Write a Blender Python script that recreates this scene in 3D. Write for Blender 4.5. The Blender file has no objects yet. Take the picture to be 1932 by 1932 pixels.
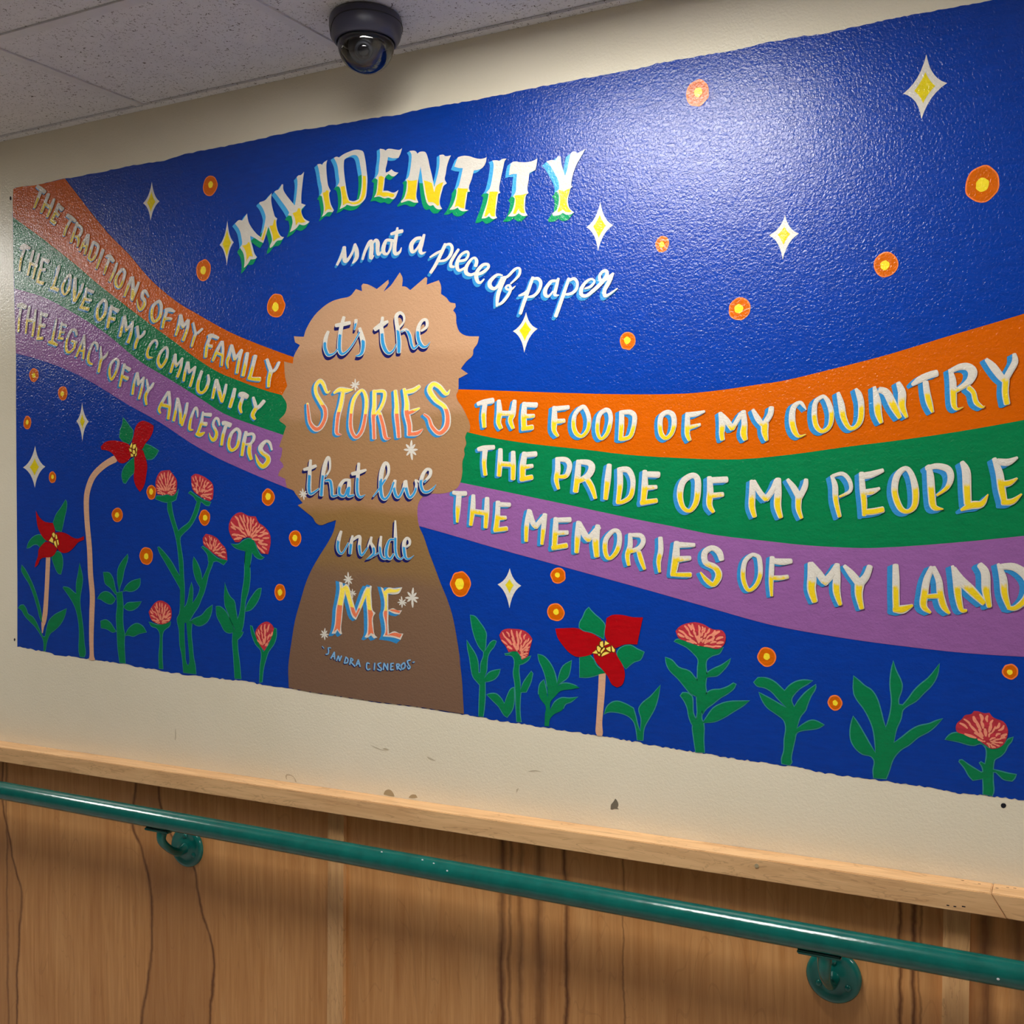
import bpy, bmesh, math, random
from mathutils import Vector, Matrix
from mathutils.geometry import tessellate_polygon
random.seed(7)
C = bpy.context.scene.collection
SC = bpy.context.scene

# ------------------------------------------------------------------ camera, world, exposure
cam_data = bpy.data.cameras.new('camera')
cam_data.sensor_fit = 'HORIZONTAL'
cam_data.sensor_width = 36.0
cam_data.lens = 36.0 * 1935.0 / 1932.0
cam_data.clip_start = 0.02
cam = bpy.data.objects.new('camera', cam_data)
C.objects.link(cam)
yaw, pitch, roll = math.radians(25.409), math.radians(-0.7573), math.radians(-0.1483)
fwd = Vector((-math.sin(yaw) * math.cos(pitch), math.cos(yaw) * math.cos(pitch), math.sin(pitch)))
r0 = Vector((math.cos(yaw), math.sin(yaw), 0)); u0 = r0.cross(fwd)
rt = r0 * math.cos(roll) + u0 * math.sin(roll)
up = -r0 * math.sin(roll) + u0 * math.cos(roll)
cam.matrix_world = Matrix(((rt.x, up.x, -fwd.x, 0), (rt.y, up.y, -fwd.y, -1.773), (rt.z, up.z, -fwd.z, 1.545), (0, 0, 0, 1)))
SC.camera = cam

world = bpy.data.worlds.new('corridor_ambient'); SC.world = world
world.use_nodes = True
world.node_tree.nodes['Background'].inputs[0].default_value = (1, 0.97, 0.92, 1)
world.node_tree.nodes['Background'].inputs[1].default_value = 0.02
SC.view_settings.view_transform = 'Standard'
SC.view_settings.look = 'None'
SC.view_settings.gamma = 1.0
SC.view_settings.use_curve_mapping = False
SC.view_settings.exposure = 1.24
SC.cycles.max_bounces = 8
SC.cycles.diffuse_bounces = 5
SC.cycles.caustics_reflective = False
SC.cycles.caustics_refractive = False
SC.cycles.use_denoising = True

LAMP_POWER = 13.0
LAMP_SPOTS = [(-0.68, -0.74), (-3.43, -0.74), (2.07, -0.74)]

# ------------------------------------------------------------------ materials
def lin(c):
    c = c / 255.0
    return c / 12.92 if c <= 0.04045 else ((c + 0.055) / 1.055) ** 2.4
def col(r, g, b, k=1.0):
    return (lin(r) * k, lin(g) * k, lin(b) * k, 1.0)
class NT:
    def __init__(self, name):
        self.m = bpy.data.materials.new(name); self.m.use_nodes = True
        self.t = self.m.node_tree; self.n = self.t.nodes
        self.b = self.n['Principled BSDF']
    def add(self, kind, **kw):
        nd = self.n.new(kind)
        for k, v in kw.items():
            if k.startswith('i_'):
                key = k[2:]; key = int(key) if key.isdigit() else key.replace('_', ' ')
                nd.inputs[key].default_value = v
            else: setattr(nd, k, v)
        return nd
    def link(self, a, ao, b, bi): self.t.links.new(a.outputs[ao], b.inputs[bi])
    def math(self, op, a, b=None, c=None):
        nd = self.n.new('ShaderNodeMath'); nd.operation = op
        for i, v in enumerate((a, b, c)):
            if v is None: continue
            if isinstance(v, (int, float)): nd.inputs[i].default_value = v
            else: self.t.links.new(v, nd.inputs[i])
        return nd.outputs[0]
    def pos(self): return self.add('ShaderNodeNewGeometry').outputs['Position']
    def noise(self, vec, scale, detail=2.0, rough=0.5, dist=0.0, stretch=None):
        if stretch:
            mp = self.add('ShaderNodeMapping'); mp.inputs['Scale'].default_value = stretch
            self.t.links.new(vec, mp.inputs[0]); vec = mp.outputs[0]
        nz = self.add('ShaderNodeTexNoise', i_Scale=scale, i_Detail=detail, i_Roughness=rough, i_Distortion=dist)
        self.t.links.new(vec, nz.inputs['Vector']); return nz.outputs['Fac']
    def ramp(self, fac, stops):
        rp = self.add('ShaderNodeValToRGB'); el = rp.color_ramp.elements
        el[0].position, el[0].color = stops[0]; el[1].position, el[1].color = stops[-1]
        for p, c in stops[1:-1]:
            q = el.new(p); q.color = c
        self.t.links.new(fac, rp.inputs[0]); return rp.outputs[0]
    def mix(self, fac, a, b, blend='MIX'):
        mx = self.add('ShaderNodeMix', data_type='RGBA', blend_type=blend)
        for key, v in ((0, fac), (6, a), (7, b)):
            if isinstance(v, (int, float, tuple)): mx.inputs[key].default_value = v
            else: self.t.links.new(v, mx.inputs[key])
        return mx.outputs[2]
    def base(self, c):
        if isinstance(c, tuple): self.b.inputs['Base Color'].default_value = c
        else: self.t.links.new(c, self.b.inputs['Base Color'])
    def bump(self, h, strength, dist):
        bp = self.add('ShaderNodeBump', i_Strength=strength, i_Distance=dist)
        self.t.links.new(h, bp.inputs['Height']); self.t.links.new(bp.outputs[0], self.b.inputs['Normal'])
    def surf(self, rough, spec=0.5):
        self.b.inputs['Roughness'].default_value = rough
        self.b.inputs['Specular IOR Level'].default_value = spec

def wall_relief(t, p, strength=1.0):      # rolled-on paint: fine orange peel plus slow waviness
    a = t.noise(p, 210, 2.5, 0.55, 0.6)
    b = t.noise(p, 34, 2.0, 0.5)
    h = t.math('ADD', a, t.math('MULTIPLY', b, 0.5))
    t.bump(h, 0.46 * strength, 0.0021)

PAINT_ROUGH = 0.21; PAINT_SPEC = 0.45
def paint(name, c, rough=None, var=0.07, streak=True, relief=1.0):
    t = NT(name); p = t.pos()
    f = t.noise(p, 60, 3, 0.6, 0.3, (0.5, 1, 2.4) if streak else None)
    lo = tuple(v * (1 - var * 1.6) for v in c[:3]) + (1,); hi = tuple(min(1, v * (1 + var)) for v in c[:3]) + (1,)
    t.base(t.ramp(f, [(0.25, lo), (0.75, hi)]))
    t.surf(PAINT_ROUGH if rough is None else rough, PAINT_SPEC)
    wall_relief(t, p, relief)
    return t.m
def paint_grad(name, c_above, c_below, edge=3.0, amp=7.0):   # two colours meeting in a brushed line; 'grad' = mm below that line
    t = NT(name); p = t.pos()
    at = t.add('ShaderNodeAttribute', attribute_name='grad')
    n = t.noise(p, 130, 2, 0.6, 0.4, (1.6, 1, 0.6))
    f = t.math('ADD', at.outputs['Fac'], t.math('MULTIPLY', t.math('SUBTRACT', n, 0.5), amp * 2))
    f = t.math('MULTIPLY_ADD', f, 0.5 / edge, 0.5)
    t.base(t.ramp(f, [(0.0, c_above), (1.0, c_below)]))
    t.surf(PAINT_ROUGH, PAINT_SPEC); wall_relief(t, p)
    return t.m

M = {}
WHITE = col(216, 210, 199); YEL = col(232, 200, 34); SKYB = col(54, 148, 206); CORAL = col(232, 122, 84)
M['sky'] = paint('mural_blue', col(2, 56, 156), var=0.10)
M['orange'] = paint('mural_orange', col(204, 92, 0), var=0.05)
M['green'] = paint('mural_green', col(4, 120, 70), var=0.09)
M['purple'] = paint('mural_purple', col(144, 92, 154), var=0.06)
M['white'] = paint('letter_white', WHITE, var=0.03, streak=False)
M['yellow'] = paint('letter_yellow', YEL, var=0.05)
M['gold'] = paint('star_yellow', col(226, 204, 24), var=0.08)
M['shade'] = paint('letter_shade_blue', col(52, 138, 200), var=0.05)
M['navy'] = paint('letter_shade_navy', col(26, 28, 92), var=0.1)
M['sig'] = paint('signature_blue', col(128, 178, 220), var=0.1)
M['yw'] = paint_grad('letter_white_to_yellow', WHITE, YEL)
M['yc'] = paint_grad('letter_yellow_to_coral', col(250, 224, 84), CORAL, 0.8, 2.5)
M['wb'] = paint_grad('letter_white_to_blue', WHITE, SKYB, 0.8, 5.0)
M['bg'] = paint_grad('shade_blue_to_green', col(66, 164, 222), col(12, 146, 92), 0.6, 1.0)
M['leaf'] = paint('leaf_green', col(4, 122, 72), var=0.07)
M['leaf_edge'] = paint('leaf_outline', col(60, 142, 140), var=0.05)
M['red'] = paint('petal_red', col(174, 4, 16), var=0.12)
M['coral'] = paint('petal_coral', col(238, 146, 118), var=0.05)
M['crimson'] = paint('flower_crimson', col(190, 52, 66), var=0.25)
M['tan'] = paint('stem_tan', col(214, 168, 136), var=0.05)
M['seed'] = paint('seed_yellow', col(250, 220, 96), var=0.05)
M['seedgap'] = paint('seed_brown', col(110, 50, 14), var=0.1)
M['dot'] = paint('dot_orange', col(210, 98, 0), var=0.08)
M['dotrim'] = paint('dot_rim', col(246, 128, 62), var=0.05)
M['dotc'] = paint('dot_yellow', col(250, 222, 50), var=0.05)

def head_paint():
    t = NT('silhouette_skin_tones'); p = t.pos()
    sp = t.add('ShaderNodeSeparateXYZ'); t.t.links.new(p, sp.inputs[0])
    n1 = t.noise(p, 9, 3, 0.6, 0.0, (0.5, 1, 1.4)); n2 = t.noise(p, 70, 2, 0.6, 0, (0.4, 1, 2))
    z = t.math('MULTIPLY_ADD', sp.outputs['X'], 0.03, sp.outputs['Z'])
    z = t.math('ADD', z, t.math('MULTIPLY', t.math('SUBTRACT', n1, 0.5), 0.07))
    f = t.math('MULTIPLY_ADD', z, 1 / 1.0, -1.0)            # 0 at 1.0 m, 1 at 2.0 m
    c = [col(118, 90, 72), col(122, 94, 72), col(132, 102, 66), col(140, 106, 62), col(160, 120, 84), col(158, 120, 82), col(178, 136, 102), col(190, 148, 114)]
    r = t.ramp(f, [(0.10, c[0]), (0.345, c[1]), (0.375, c[2]), (0.475, c[3]), (0.505, c[4]), (0.675, c[5]), (0.695, c[6]), (0.795, c[6]), (0.82, c[7])])
    f2 = t.math('MULTIPLY_ADD', t.math('SUBTRACT', n2, 0.5), 0.35, 1.0)
    t.base(t.mix(1.0, r, t.add('ShaderNodeCombineColor').outputs[0], 'MULTIPLY') if False else r)
    t.surf(PAINT_ROUGH, PAINT_SPEC); wall_relief(t, p)
    return t.m
M['head'] = head_paint()

def wall_paint():
    t = NT('cream_wall_paint'); p = t.pos()
    n = t.noise(p, 3.0, 4, 0.6); m2 = t.noise(p, 26, 3, 0.65)
    c = t.ramp(n, [(0.3, col(224, 215, 192)), (0.7, col(230, 221, 200))])
    c = t.mix(t.math('MULTIPLY', t.math('GREATER_THAN', m2, 0.74), 0.12), c, col(150, 138, 116))
    t.base(c); t.surf(0.26, 0.35); wall_relief(t, p, 0.6)
    return t.m
M['wall'] = wall_paint()
def simple(name, c, rough=0.5, spec=0.5, metal=0.0):
    t = NT(name); p = t.pos()
    f = t.noise(p, 40, 2)
    t.base(t.ramp(f, [(0.3, tuple(v * 0.93 for v in c[:3]) + (1,)), (0.7, c)]))
    t.surf(rough, spec); t.b.inputs['Metallic'].default_value = metal
    return t.m
M['floor'] = simple('grey_vinyl_floor', col(186, 184, 182), 0.4)
M['far_wall'] = simple('tan_far_wall', col(104, 94, 82), 0.6)
M['white_metal'] = simple('white_grid_metal', col(216, 214, 218), 0.45)
M['chip'] = simple('bare_plaster', col(172, 154, 122), 0.9, 0.1)
M['chipd'] = simple('chipped_grey', col(120, 112, 98), 0.9, 0.1)
M['hole'] = simple('screw_hole_dark', col(26, 26, 34), 0.8, 0.2)
M['scuff'] = simple('scuff_mark', col(190, 178, 152), 0.7, 0.2)

def tile_mat():
    t = NT('fissured_ceiling_tile'); p = t.pos()
    a = t.noise(p, 95, 1.0, 0.5, 1.2)
    line = t.math('LESS_THAN', t.math('ABSOLUTE', t.math('SUBTRACT', a, 0.5)), 0.022)
    mask = t.math('GREATER_THAN', t.noise(p, 150, 1.0, 0.5, 0.3), 0.57)
    pin = t.math('GREATER_THAN', t.noise(p, 330, 1.0), 0.735)
    fl = t.math('MAXIMUM', t.math('MULTIPLY', line, mask), pin)
    c = t.ramp(t.noise(p, 18, 4, 0.6), [(0.3, col(218, 216, 220)), (0.7, col(226, 224, 227))])
    t.base(t.mix(t.math('MULTIPLY', fl, 0.9), c, col(84, 74, 62)))
    t.surf(0.95, 0.1)
    h = t.math('SUBTRACT', t.noise(p, 260, 3, 0.7), t.math('MULTIPLY', fl, 0.8))
    t.bump(h, 0.4, 0.0012)
    return t.m
M['tile'] = tile_mat()

def plywood():
    t = NT('birch_plywood'); p = t.pos()
    sp = t.add('ShaderNodeSeparateXYZ'); t.t.links.new(p, sp.inputs[0])
    fig = t.noise(p, 5.0, 5, 0.6, 1.4, (1.6, 1, 0.35))
    fine = t.noise(p, 90, 3, 0.6, 0.2, (1.3, 1, 0.05))
    c = t.ramp(fig, [(0.25, col(186, 122, 62)), (0.5, col(202, 140, 78)), (0.75, col(216, 158, 98))])
    c = t.mix(0.35, c, t.ramp(fine, [(0.3, col(160, 104, 54)), (0.7, col(226, 176, 120))]), 'MIX')
    # figure: heartwood bands with wandering dark edges, and straight mineral streaks
    zf = t.math('MULTIPLY_ADD', sp.outputs['Z'], 1 / 0.9, 0.0)
    wob = t.noise(p, 16, 4, 0.6, 0.3, (0.7, 1, 0.6))
    xw = t.math('ADD', sp.outputs['X'], t.math('MULTIPLY', t.math('SUBTRACT', wob, 0.5), 0.022))
    grain = t.noise(p, 60, 3, 0.7, 0.5, (1.2, 1, 0.06))
    def edge(pts):                        # x of a band edge as a curve of height
        fc = t.add('ShaderNodeFloatCurve'); cv = fc.mapping.curves[0]
        q = sorted((z_ / 0.9, (x_ + 3.0) / 4.0) for z_, x_ in pts)
        q = [(0.0, q[0][1])] + q + [(1.0, q[-1][1])]
        cv.points[0].location = q[0]; cv.points[1].location = q[-1]
        for w_ in q[1:-1]: cv.points.new(*w_)
        fc.mapping.update(); t.t.links.new(zf, fc.inputs['Value'])
        return t.math('MULTIPLY_ADD', fc.outputs[0], 4.0, -3.0)
    EA = edge([(.877, -1.804), (.785, -1.815), (.737, -1.790), (.666, -1.766), (.579, -1.757), (.489, -1.763), (.411, -1.779), (.328, -1.794)])
    EB = edge([(.886, -1.735), (.834, -1.725), (.754, -1.674), (.723, -1.636), (.668, -1.623), (.606, -1.605), (.552, -1.582), (.467, -1.578), (.373, -1.588)])
    EC = edge([(.791, -2.251), (.713, -2.235), (.621, -2.207), (.583, -2.190), (.470, -2.198), (.356, -2.205)])
    ED = edge([(.80, -2.33), (.5, -2.34), (.3, -2.35)])
    tot = None; body = None
    for lo_, hi_ in ((EA, EB), (ED, EC)):
        ins = t.math('MULTIPLY', t.math('GREATER_THAN', xw, lo_), t.math('LESS_THAN', xw, hi_))
        body = ins if body is None else t.math('MAXIMUM', body, ins)
        for e_, w in ((lo_, .007), (hi_, .006)):
            d = t.math('ABSOLUTE', t.math('SUBTRACT', xw, e_))
            v = t.math('MULTIPLY', t.math('MAXIMUM', t.math('SUBTRACT', 1.0, t.math('DIVIDE', d, w)), 0.0), 0.85)
            tot = v if tot is None else t.math('MAXIMUM', tot, v)
    for x0, w, k in ((-2.24, .006, .6), (-.862, .011, .9), (-.845, .006, .6), (-.823, .009, .55), (-.783, .016, .6), (-.728, .007, .85), (-.615, .003, .6), (-.142, .005, .8), (-.122, .006, .9), (-.112, .003, .6), (-.015, .016, .7), (.03, .02, .6), (-2.9, .02, .7), (.5, .02, .7), (.9, .02, .7)):
        d = t.math('ABSOLUTE', t.math('SUBTRACT', xw, x0))
        v = t.math('MULTIPLY', t.math('MAXIMUM', t.math('SUBTRACT', 1.0, t.math('DIVIDE', d, w)), 0.0), k)
        tot = t.math('MAXIMUM', tot, v)
    c = t.mix(t.math('MULTIPLY', body, 0.34), c, col(150, 96, 50))
    m = t.math('MULTIPLY', tot, t.math('MULTIPLY_ADD', grain, 1.3, 0.45)); m = t.math('MINIMUM', m, 0.92)
    c = t.mix(m, c, col(98, 52, 18))
    # thin cathedral lines
    cat = t.noise(p, 3.2, 2, 0.5, 0.9, (3.2, 1, 0.5))
    ring = t.math('PINGPONG', t.math('MULTIPLY', cat, 14.0), 0.5)
    ln = t.math('MULTIPLY', t.math('LESS_THAN', ring, 0.035), 0.16)
    c = t.mix(ln, c, col(140, 88, 44))
    t.base(c); t.surf(0.38, 0.4)
    t.bump(fine, 0.08, 0.0006)
    return t.m
M['ply'] = plywood()
def maple(name, dark, light, axis=0):
    t = NT(name); p = t.pos()
    st = (0.12, 1.6, 1.6) if axis == 0 else (1.6, 1.6, 0.12)
    a = t.noise(p, 34, 4, 0.6, 0.8, st); b = t.noise(p, 150, 2, 0.6, 0.2, st)
    c = t.ramp(a, [(0.3, dark), (0.62, light)])
    c = t.mix(t.math('MULTIPLY', t.math('GREATER_THAN', b, 0.64), 0.18), c, col(150, 100, 60))
    q = t.noise(p, 9, 3, 0.6, 2.2, (0.35, 1, 2.6) if axis == 0 else (2.6, 1, 0.35))
    ln = t.math('LESS_THAN', t.math('ABSOLUTE', t.math('SUBTRACT', q, 0.5)), 0.010)
    c = t.mix(t.math('MULTIPLY', ln, 0.25), c, col(138, 94, 56))
    t.base(c); t.surf(0.36, 0.4); t.bump(a, 0.05, 0.0005)
    return t.m
M['maple'] = maple('maple_rail', col(204, 156, 108), col(228, 184, 134))
M['batten'] = maple('maple_batten', col(196, 146, 94), col(220, 172, 118), 2)

def green_enamel():
    t = NT('dark_green_enamel'); p = t.pos()
    f = t.noise(p, 30, 3, 0.6)
    t.base(t.ramp(f, [(0.3, col(4, 84, 78)), (0.7, col(8, 98, 90))]))
    t.surf(0.16, 0.55)
    h = t.math('ADD', t.noise(p, 160, 2, 0.6, 0.2, (0.35, 1, 1)), t.math('MULTIPLY', t.noise(p, 40, 2), 0.6))
    t.bump(h, 0.22, 0.001)
    return t.m
M['enamel'] = green_enamel()
def plastic(name, c, rough):
    t = NT(name); p = t.pos()
    f = t.noise(p, 700, 2); t.base(c); t.surf(rough, 0.5); t.bump(f, 0.12, 0.0003); return t.m
M['housing'] = plastic('charcoal_plastic', col(62, 62, 78), 0.36)
M['module'] = plastic('black_module', col(16, 16, 20), 0.35)
M['grey_module'] = plastic('grey_module', col(70, 72, 80), 0.4)
def dome_glass():
    t = NT('clear_dome'); nd = t.n
    tr = t.add('ShaderNodeBsdfTransparent'); tr.inputs[0].default_value = (0.93, 0.94, 0.96, 1)
    gl = t.add('ShaderNodeBsdfGlossy'); gl.inputs['Roughness'].default_value = 0.03; gl.inputs[0].default_value = (1, 1, 1, 1)
    fr = t.add('ShaderNodeFresnel', i_IOR=1.55)
    mx = t.add('ShaderNodeMixShader')
    t.t.links.new(t.math('MULTIPLY_ADD', fr.outputs[0], 1.0, 0.03), mx.inputs[0])
    t.t.links.new(tr.outputs[0], mx.inputs[1]); t.t.links.new(gl.outputs[0], mx.inputs[2])
    t.t.links.new(mx.outputs[0], nd['Material Output'].inputs['Surface'])
    return t.m
M['glass'] = dome_glass()
t = NT('lens_glass'); t.base((0.005, 0.006, 0.012, 1)); t.surf(0.05, 0.8); M['lens'] = t.m
def lamp():
    t = NT('lit_diffuser')
    t.base((0.9, 0.9, 0.9, 1))
    t.b.inputs['Emission Color'].default_value = (1.0, 0.985, 0.94, 1)
    t.b.inputs['Emission Strength'].default_value = LAMP_POWER
    return t.m
M['lamp'] = lamp()

# ------------------------------------------------------------------ object helpers
def obj(name, bm_or_mesh, mats, parent=None, smooth=False):
    if isinstance(bm_or_mesh, bmesh.types.BMesh):
        me = bpy.data.meshes.new(name); bm_or_mesh.to_mesh(me); bm_or_mesh.free()
    else: me = bm_or_mesh
    for m in (mats if isinstance(mats, (list, tuple)) else [mats]): me.materials.append(m)
    if smooth:
        for p in me.polygons: p.use_smooth = True
    o = bpy.data.objects.new(name, me); C.objects.link(o)
    if parent: o.parent = parent
    return o
def empty(name, parent=None):
    o = bpy.data.objects.new(name, None); C.objects.link(o); o.empty_display_size = 0.05
    if parent: o.parent = parent
    return o
def tag(o, label=None, cat=None, group=None, kind=None):
    for k, v in (('label', label), ('category', cat), ('group', group), ('kind', kind)):
        if v: o[k] = v
    return o
def hexa(b, t, z0=None):                 # box from 8 corners: 4 bottom, 4 top (same winding, counter-clockwise from above)
    bm = bmesh.new()
    v = [bm.verts.new(p) for p in b] + [bm.verts.new(p) for p in t]
    for f in ((3, 2, 1, 0), (4, 5, 6, 7), (0, 1, 5, 4), (1, 2, 6, 5), (2, 3, 7, 6), (3, 0, 4, 7)): bm.faces.new([v[i] for i in f])
    bmesh.ops.recalc_face_normals(bm, faces=bm.faces)
    return bm
def box(x0, x1, y0, y1, z0, z1, bev=0.0):
    q = [(x0, y0), (x1, y0), (x1, y1), (x0, y1)]
    bm = hexa([p + (z0,) for p in q], [p + (z1,) for p in q])
    if bev: bmesh.ops.bevel(bm, geom=bm.edges[:], offset=bev, segments=2, affect='EDGES')
    return bm
def lathe(profile, cx, cy, seg=64, wav=None):
    bm = bmesh.new(); rings = []
    for r, z in profile:
        if r < 1e-6: rings.append([bm.verts.new((cx, cy, z))])
        else: rings.append([bm.verts.new((cx + r * math.cos(2 * math.pi * i / seg), cy + r * math.sin(2 * math.pi * i / seg), z)) for i in range(seg)])
    for a, b in zip(rings, rings[1:]):
        if len(a) == 1 and len(b) == 1: continue
        for i in range(seg):
            j = (i + 1) % seg
            if len(a) == 1: bm.faces.new((a[0], b[i], b[j]))
            elif len(b) == 1: bm.faces.new((a[i], b[0], a[j]))
            else: bm.faces.new((a[i], b[i], b[j], a[j]))
    bmesh.ops.recalc_face_normals(bm, faces=bm.faces)
    return bm
def tube(path, radii, seg=24, cap=True, squash=1.0):
    bm = bmesh.new(); rings = []
    path = [Vector(p) for p in path]
    for i, p in enumerate(path):
        d = (path[min(i + 1, len(path) - 1)] - path[max(i - 1, 0)]).normalized()
        ref = Vector((1, 0, 0)) if abs(d.x) < 0.9 else Vector((0, 0, 1))
        a = d.cross(ref).normalized(); b = d.cross(a)
        r = radii[i] if isinstance(radii, (list, tuple)) else radii
        rings.append([bm.verts.new(p + a * r * math.cos(2 * math.pi * k / seg) + b * r * squash * math.sin(2 * math.pi * k / seg)) for k in range(seg)])
    for a, b in zip(rings, rings[1:]):
        for k in range(seg): bm.faces.new((a[k], a[(k + 1) % seg], b[(k + 1) % seg], b[k]))
    if cap:
        bm.faces.new(rings[0]); bm.faces.new(rings[-1])
    bmesh.ops.recalc_face_normals(bm, faces=bm.faces)
    return bm
def catmull(P, n=6):
    if len(P) < 3: return P
    out = []
    for i in range(len(P) - 1):
        p0, p1, p2, p3 = P[max(i - 1, 0)], P[i], P[i + 1], P[min(i + 2, len(P) - 1)]
        for k in range(n):
            s = k / n
            out.append(tuple(0.5 * (2 * b + (c - a) * s + (2 * a - 5 * b + 4 * c - d) * s * s + (3 * b - a - 3 * c + d) * s ** 3) for a, b, c, d in zip(p0, p1, p2, p3)))
    out.append(P[-1]); return out

# ------------------------------------------------------------------ the shell of the corridor
XL, XR, YF, ZC = -6.4, 3.6, -2.75, 2.44
wall = tag(obj('wall_back', box(XL, XR, 0.0, 0.12, 0, 2.7), M['wall']), kind='structure')
tag(obj('wall_front', box(XL, XR, YF - 0.1, YF, 0, 2.7), M['far_wall']), kind='structure')
tag(obj('wall_left', box(XL - 0.1, XL, YF, 0.0, 0, 2.7), M['wall']), kind='structure')
tag(obj('wall_right', box(XR, XR + 0.1, YF, 0.0, 0, 2.7), M['wall']), kind='structure')
tag(obj('floor', box(XL, XR, YF, 0.0, -0.1, 0.0), M['floor']), kind='structure')

# ceiling: lay-in tiles on an exposed grid that runs a little askew to the wall
ceil = tag(obj('ceiling', box(XL, XR, YF, 0.0, 2.475, 2.57), M['white_metal']), kind='structure')
SKEW = 0.12
gx = [-1.762 - 0.598 * i for i in range(7, 0, -1)] + [-1.762, -1.180, -0.582, 0.016, 0.614, 1.212, 1.81, 2.408, 3.0]
gy = [0.0, -0.390, -1.0, -1.61, -2.22, YF]
def gpt(i, y): return gx[i] + SKEW * y
for j in range(len(gy) - 1):
    for i in range(len(gx) - 1):
        y1, y0 = gy[j], gy[j + 1]
        g = 0.003
        q = [(gpt(i, y0) + g, y0 + g), (gpt(i + 1, y0) - g, y0 + g), (gpt(i + 1, y1) - g, y1 - g), (gpt(i, y1) + g, y1 - g)]
        obj('ceiling_tile', hexa([p + (ZC + 0.002,) for p in q], [p + (ZC + 0.017,) for p in q]), M['tile'], ceil)
for y in gy[1:-1]:
    obj('tee_bar', box(XL, XR, y - 0.011, y + 0.011, ZC - 0.002, ZC + 0.0015), M['white_metal'], ceil)
for i in range(len(gx)):
    for j in range(len(gy) - 1):
        y1, y0 = gy[j] - (0.011 if j else 0.020), gy[j + 1] + 0.011
        q = [(gpt(i, y0) - 0.011, y0), (gpt(i, y0) + 0.011, y0), (gpt(i, y1) + 0.011, y1), (gpt(i, y1) - 0.011, y1)]
        obj('cross_tee', hexa([p + (ZC - 0.0018,) for p in q], [p + (ZC + 0.0015,) for p in q]), M['white_metal'], ceil)
tag(obj('trim_1', box(XL, XR, -0.021, -0.0006, ZC - 0.0035, ZC + 0.0012), M['tile']), kind='structure')

# recessed square light panels
for k, (lx, ly) in enumerate(LAMP_SPOTS):
    ct = tag(empty('ceiling_light'), ['square lit ceiling panel nearest above the middle of the mural', 'square lit ceiling panel down the corridor to the left of the mural', 'square lit ceiling panel beyond the right end of the mural'][k], 'ceiling light', 'square ceiling light panels')
    ct.location = (lx, ly, ZC)
    bm = bmesh.new()
    for (x0, x1, y0, y1) in ((-.303, .303, -.303, -.275), (-.303, .303, .275, .303), (-.303, -.275, -.275, .275), (.275, .303, -.275, .275)):
        b2 = box(x0, x1, y0, y1, -0.014, 0.0015); me = bpy.data.meshes.new('tmp'); b2.to_mesh(me); b2.free(); bm.from_mesh(me); bpy.data.meshes.remove(me)
    obj('light_frame', bm, M['white_metal'], ct)
    obj('diffuser', box(-.275, .275, -.275, .275, -0.009, -0.004), M['lamp'], ct)

# ------------------------------------------------------------------ wainscot: plywood sheets, battens, maple cap
def sheared(x0, x1, y0, y1, z0, z1, k):
    f = lambda x, z: x + k * (z - z1)
    b = [(f(x0, z0), y0, z0), (f(x1, z0), y0, z0), (f(x1, z0), y1, z0), (f(x0, z0), y1, z0)]
    t_ = [(x0, y0, z1), (x1, y0, z1), (x1, y1, z1), (x0, y1, z1)]
    return hexa(b, t_)
PB = -0.009
joints = [XL + 0.01, -4.86, -3.64, -2.42, -1.238, -0.058, 1.12, 2.34, XR - 0.01]
for a, b in zip(joints, joints[1:]):
    obj('plywood_panel', sheared(a + 0.0008, b - 0.0008, PB, -0.0004, 0.11, 0.905, 0.012), M['ply'], wall)
for x in joints[1:-1]:
    o = obj('batten', sheared(x - 0.0195, x + 0.0195, PB - 0.011, PB - 0.0003, 0.11, 0.9022, 0.012), M['batten'], wall)
tag(obj('baseboard_back', box(XL, XR, -0.014, -0.0005, 0.0, 0.108, 0.002), M['maple']), kind='structure')
RZ0, RZ1, RD = 0.9025, 0.9387, -0.0478
cap = tag(empty('trim_2'), kind='structure')
def rail_board(xa0, xa1, xb0, xb1):     # left end x at top/bottom of the face, right end x at top/bottom: a slanted scarf joint
    bm = hexa([(xa1, RD, RZ0), (xb1, RD, RZ0), (xb1 - 0.002, -0.0005, RZ0), (xa1 - 0.002, -0.0005, RZ0)], [(xa0, RD, RZ1), (xb0, RD, RZ1), (xb0 + 0.003, -0.0005, RZ1), (xa0 + 0.003, -0.0005, RZ1)])
    bmesh.ops.bevel(bm, geom=bm.edges[:], offset=0.0012, segments=2, affect='EDGES')
    return bm
obj('rail_board', rail_board(XL, XL, -0.0100, 0.0126), M['maple'], cap)
obj('rail_board', rail_board(-0.0092, 0.0134, XR, XR), M['maple'], cap)
for x, z, w in ((-.072, .909, .004), (-.062, .909, .004), (-.050, .911, .005)):
    obj('nail_mark', box(x, x + w, RD - 0.0002, RD + 0.001, z, z + 0.0016), M['hole'], cap)
bm = bmesh.new()
bmesh.ops.create_cone(bm, cap_ends=True, segments=16, radius1=0.0035, radius2=0.0035, depth=0.002, matrix=Matrix.Translation((-0.366, RD, 0.927)) @ Matrix.Rotation(math.pi / 2, 4, 'X'))
obj('nail_mark', bm, M['chip'], cap)
for x, y in ((-.028, -.014), (-.052, -.010), (-.003, -.022), (.012, -.012), (.022, -.011)):
    obj('nail_mark', box(x, x + 0.004, y, y + 0.0012, RZ1 - 0.001, RZ1 + 0.0002), M['hole'], cap)

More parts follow.
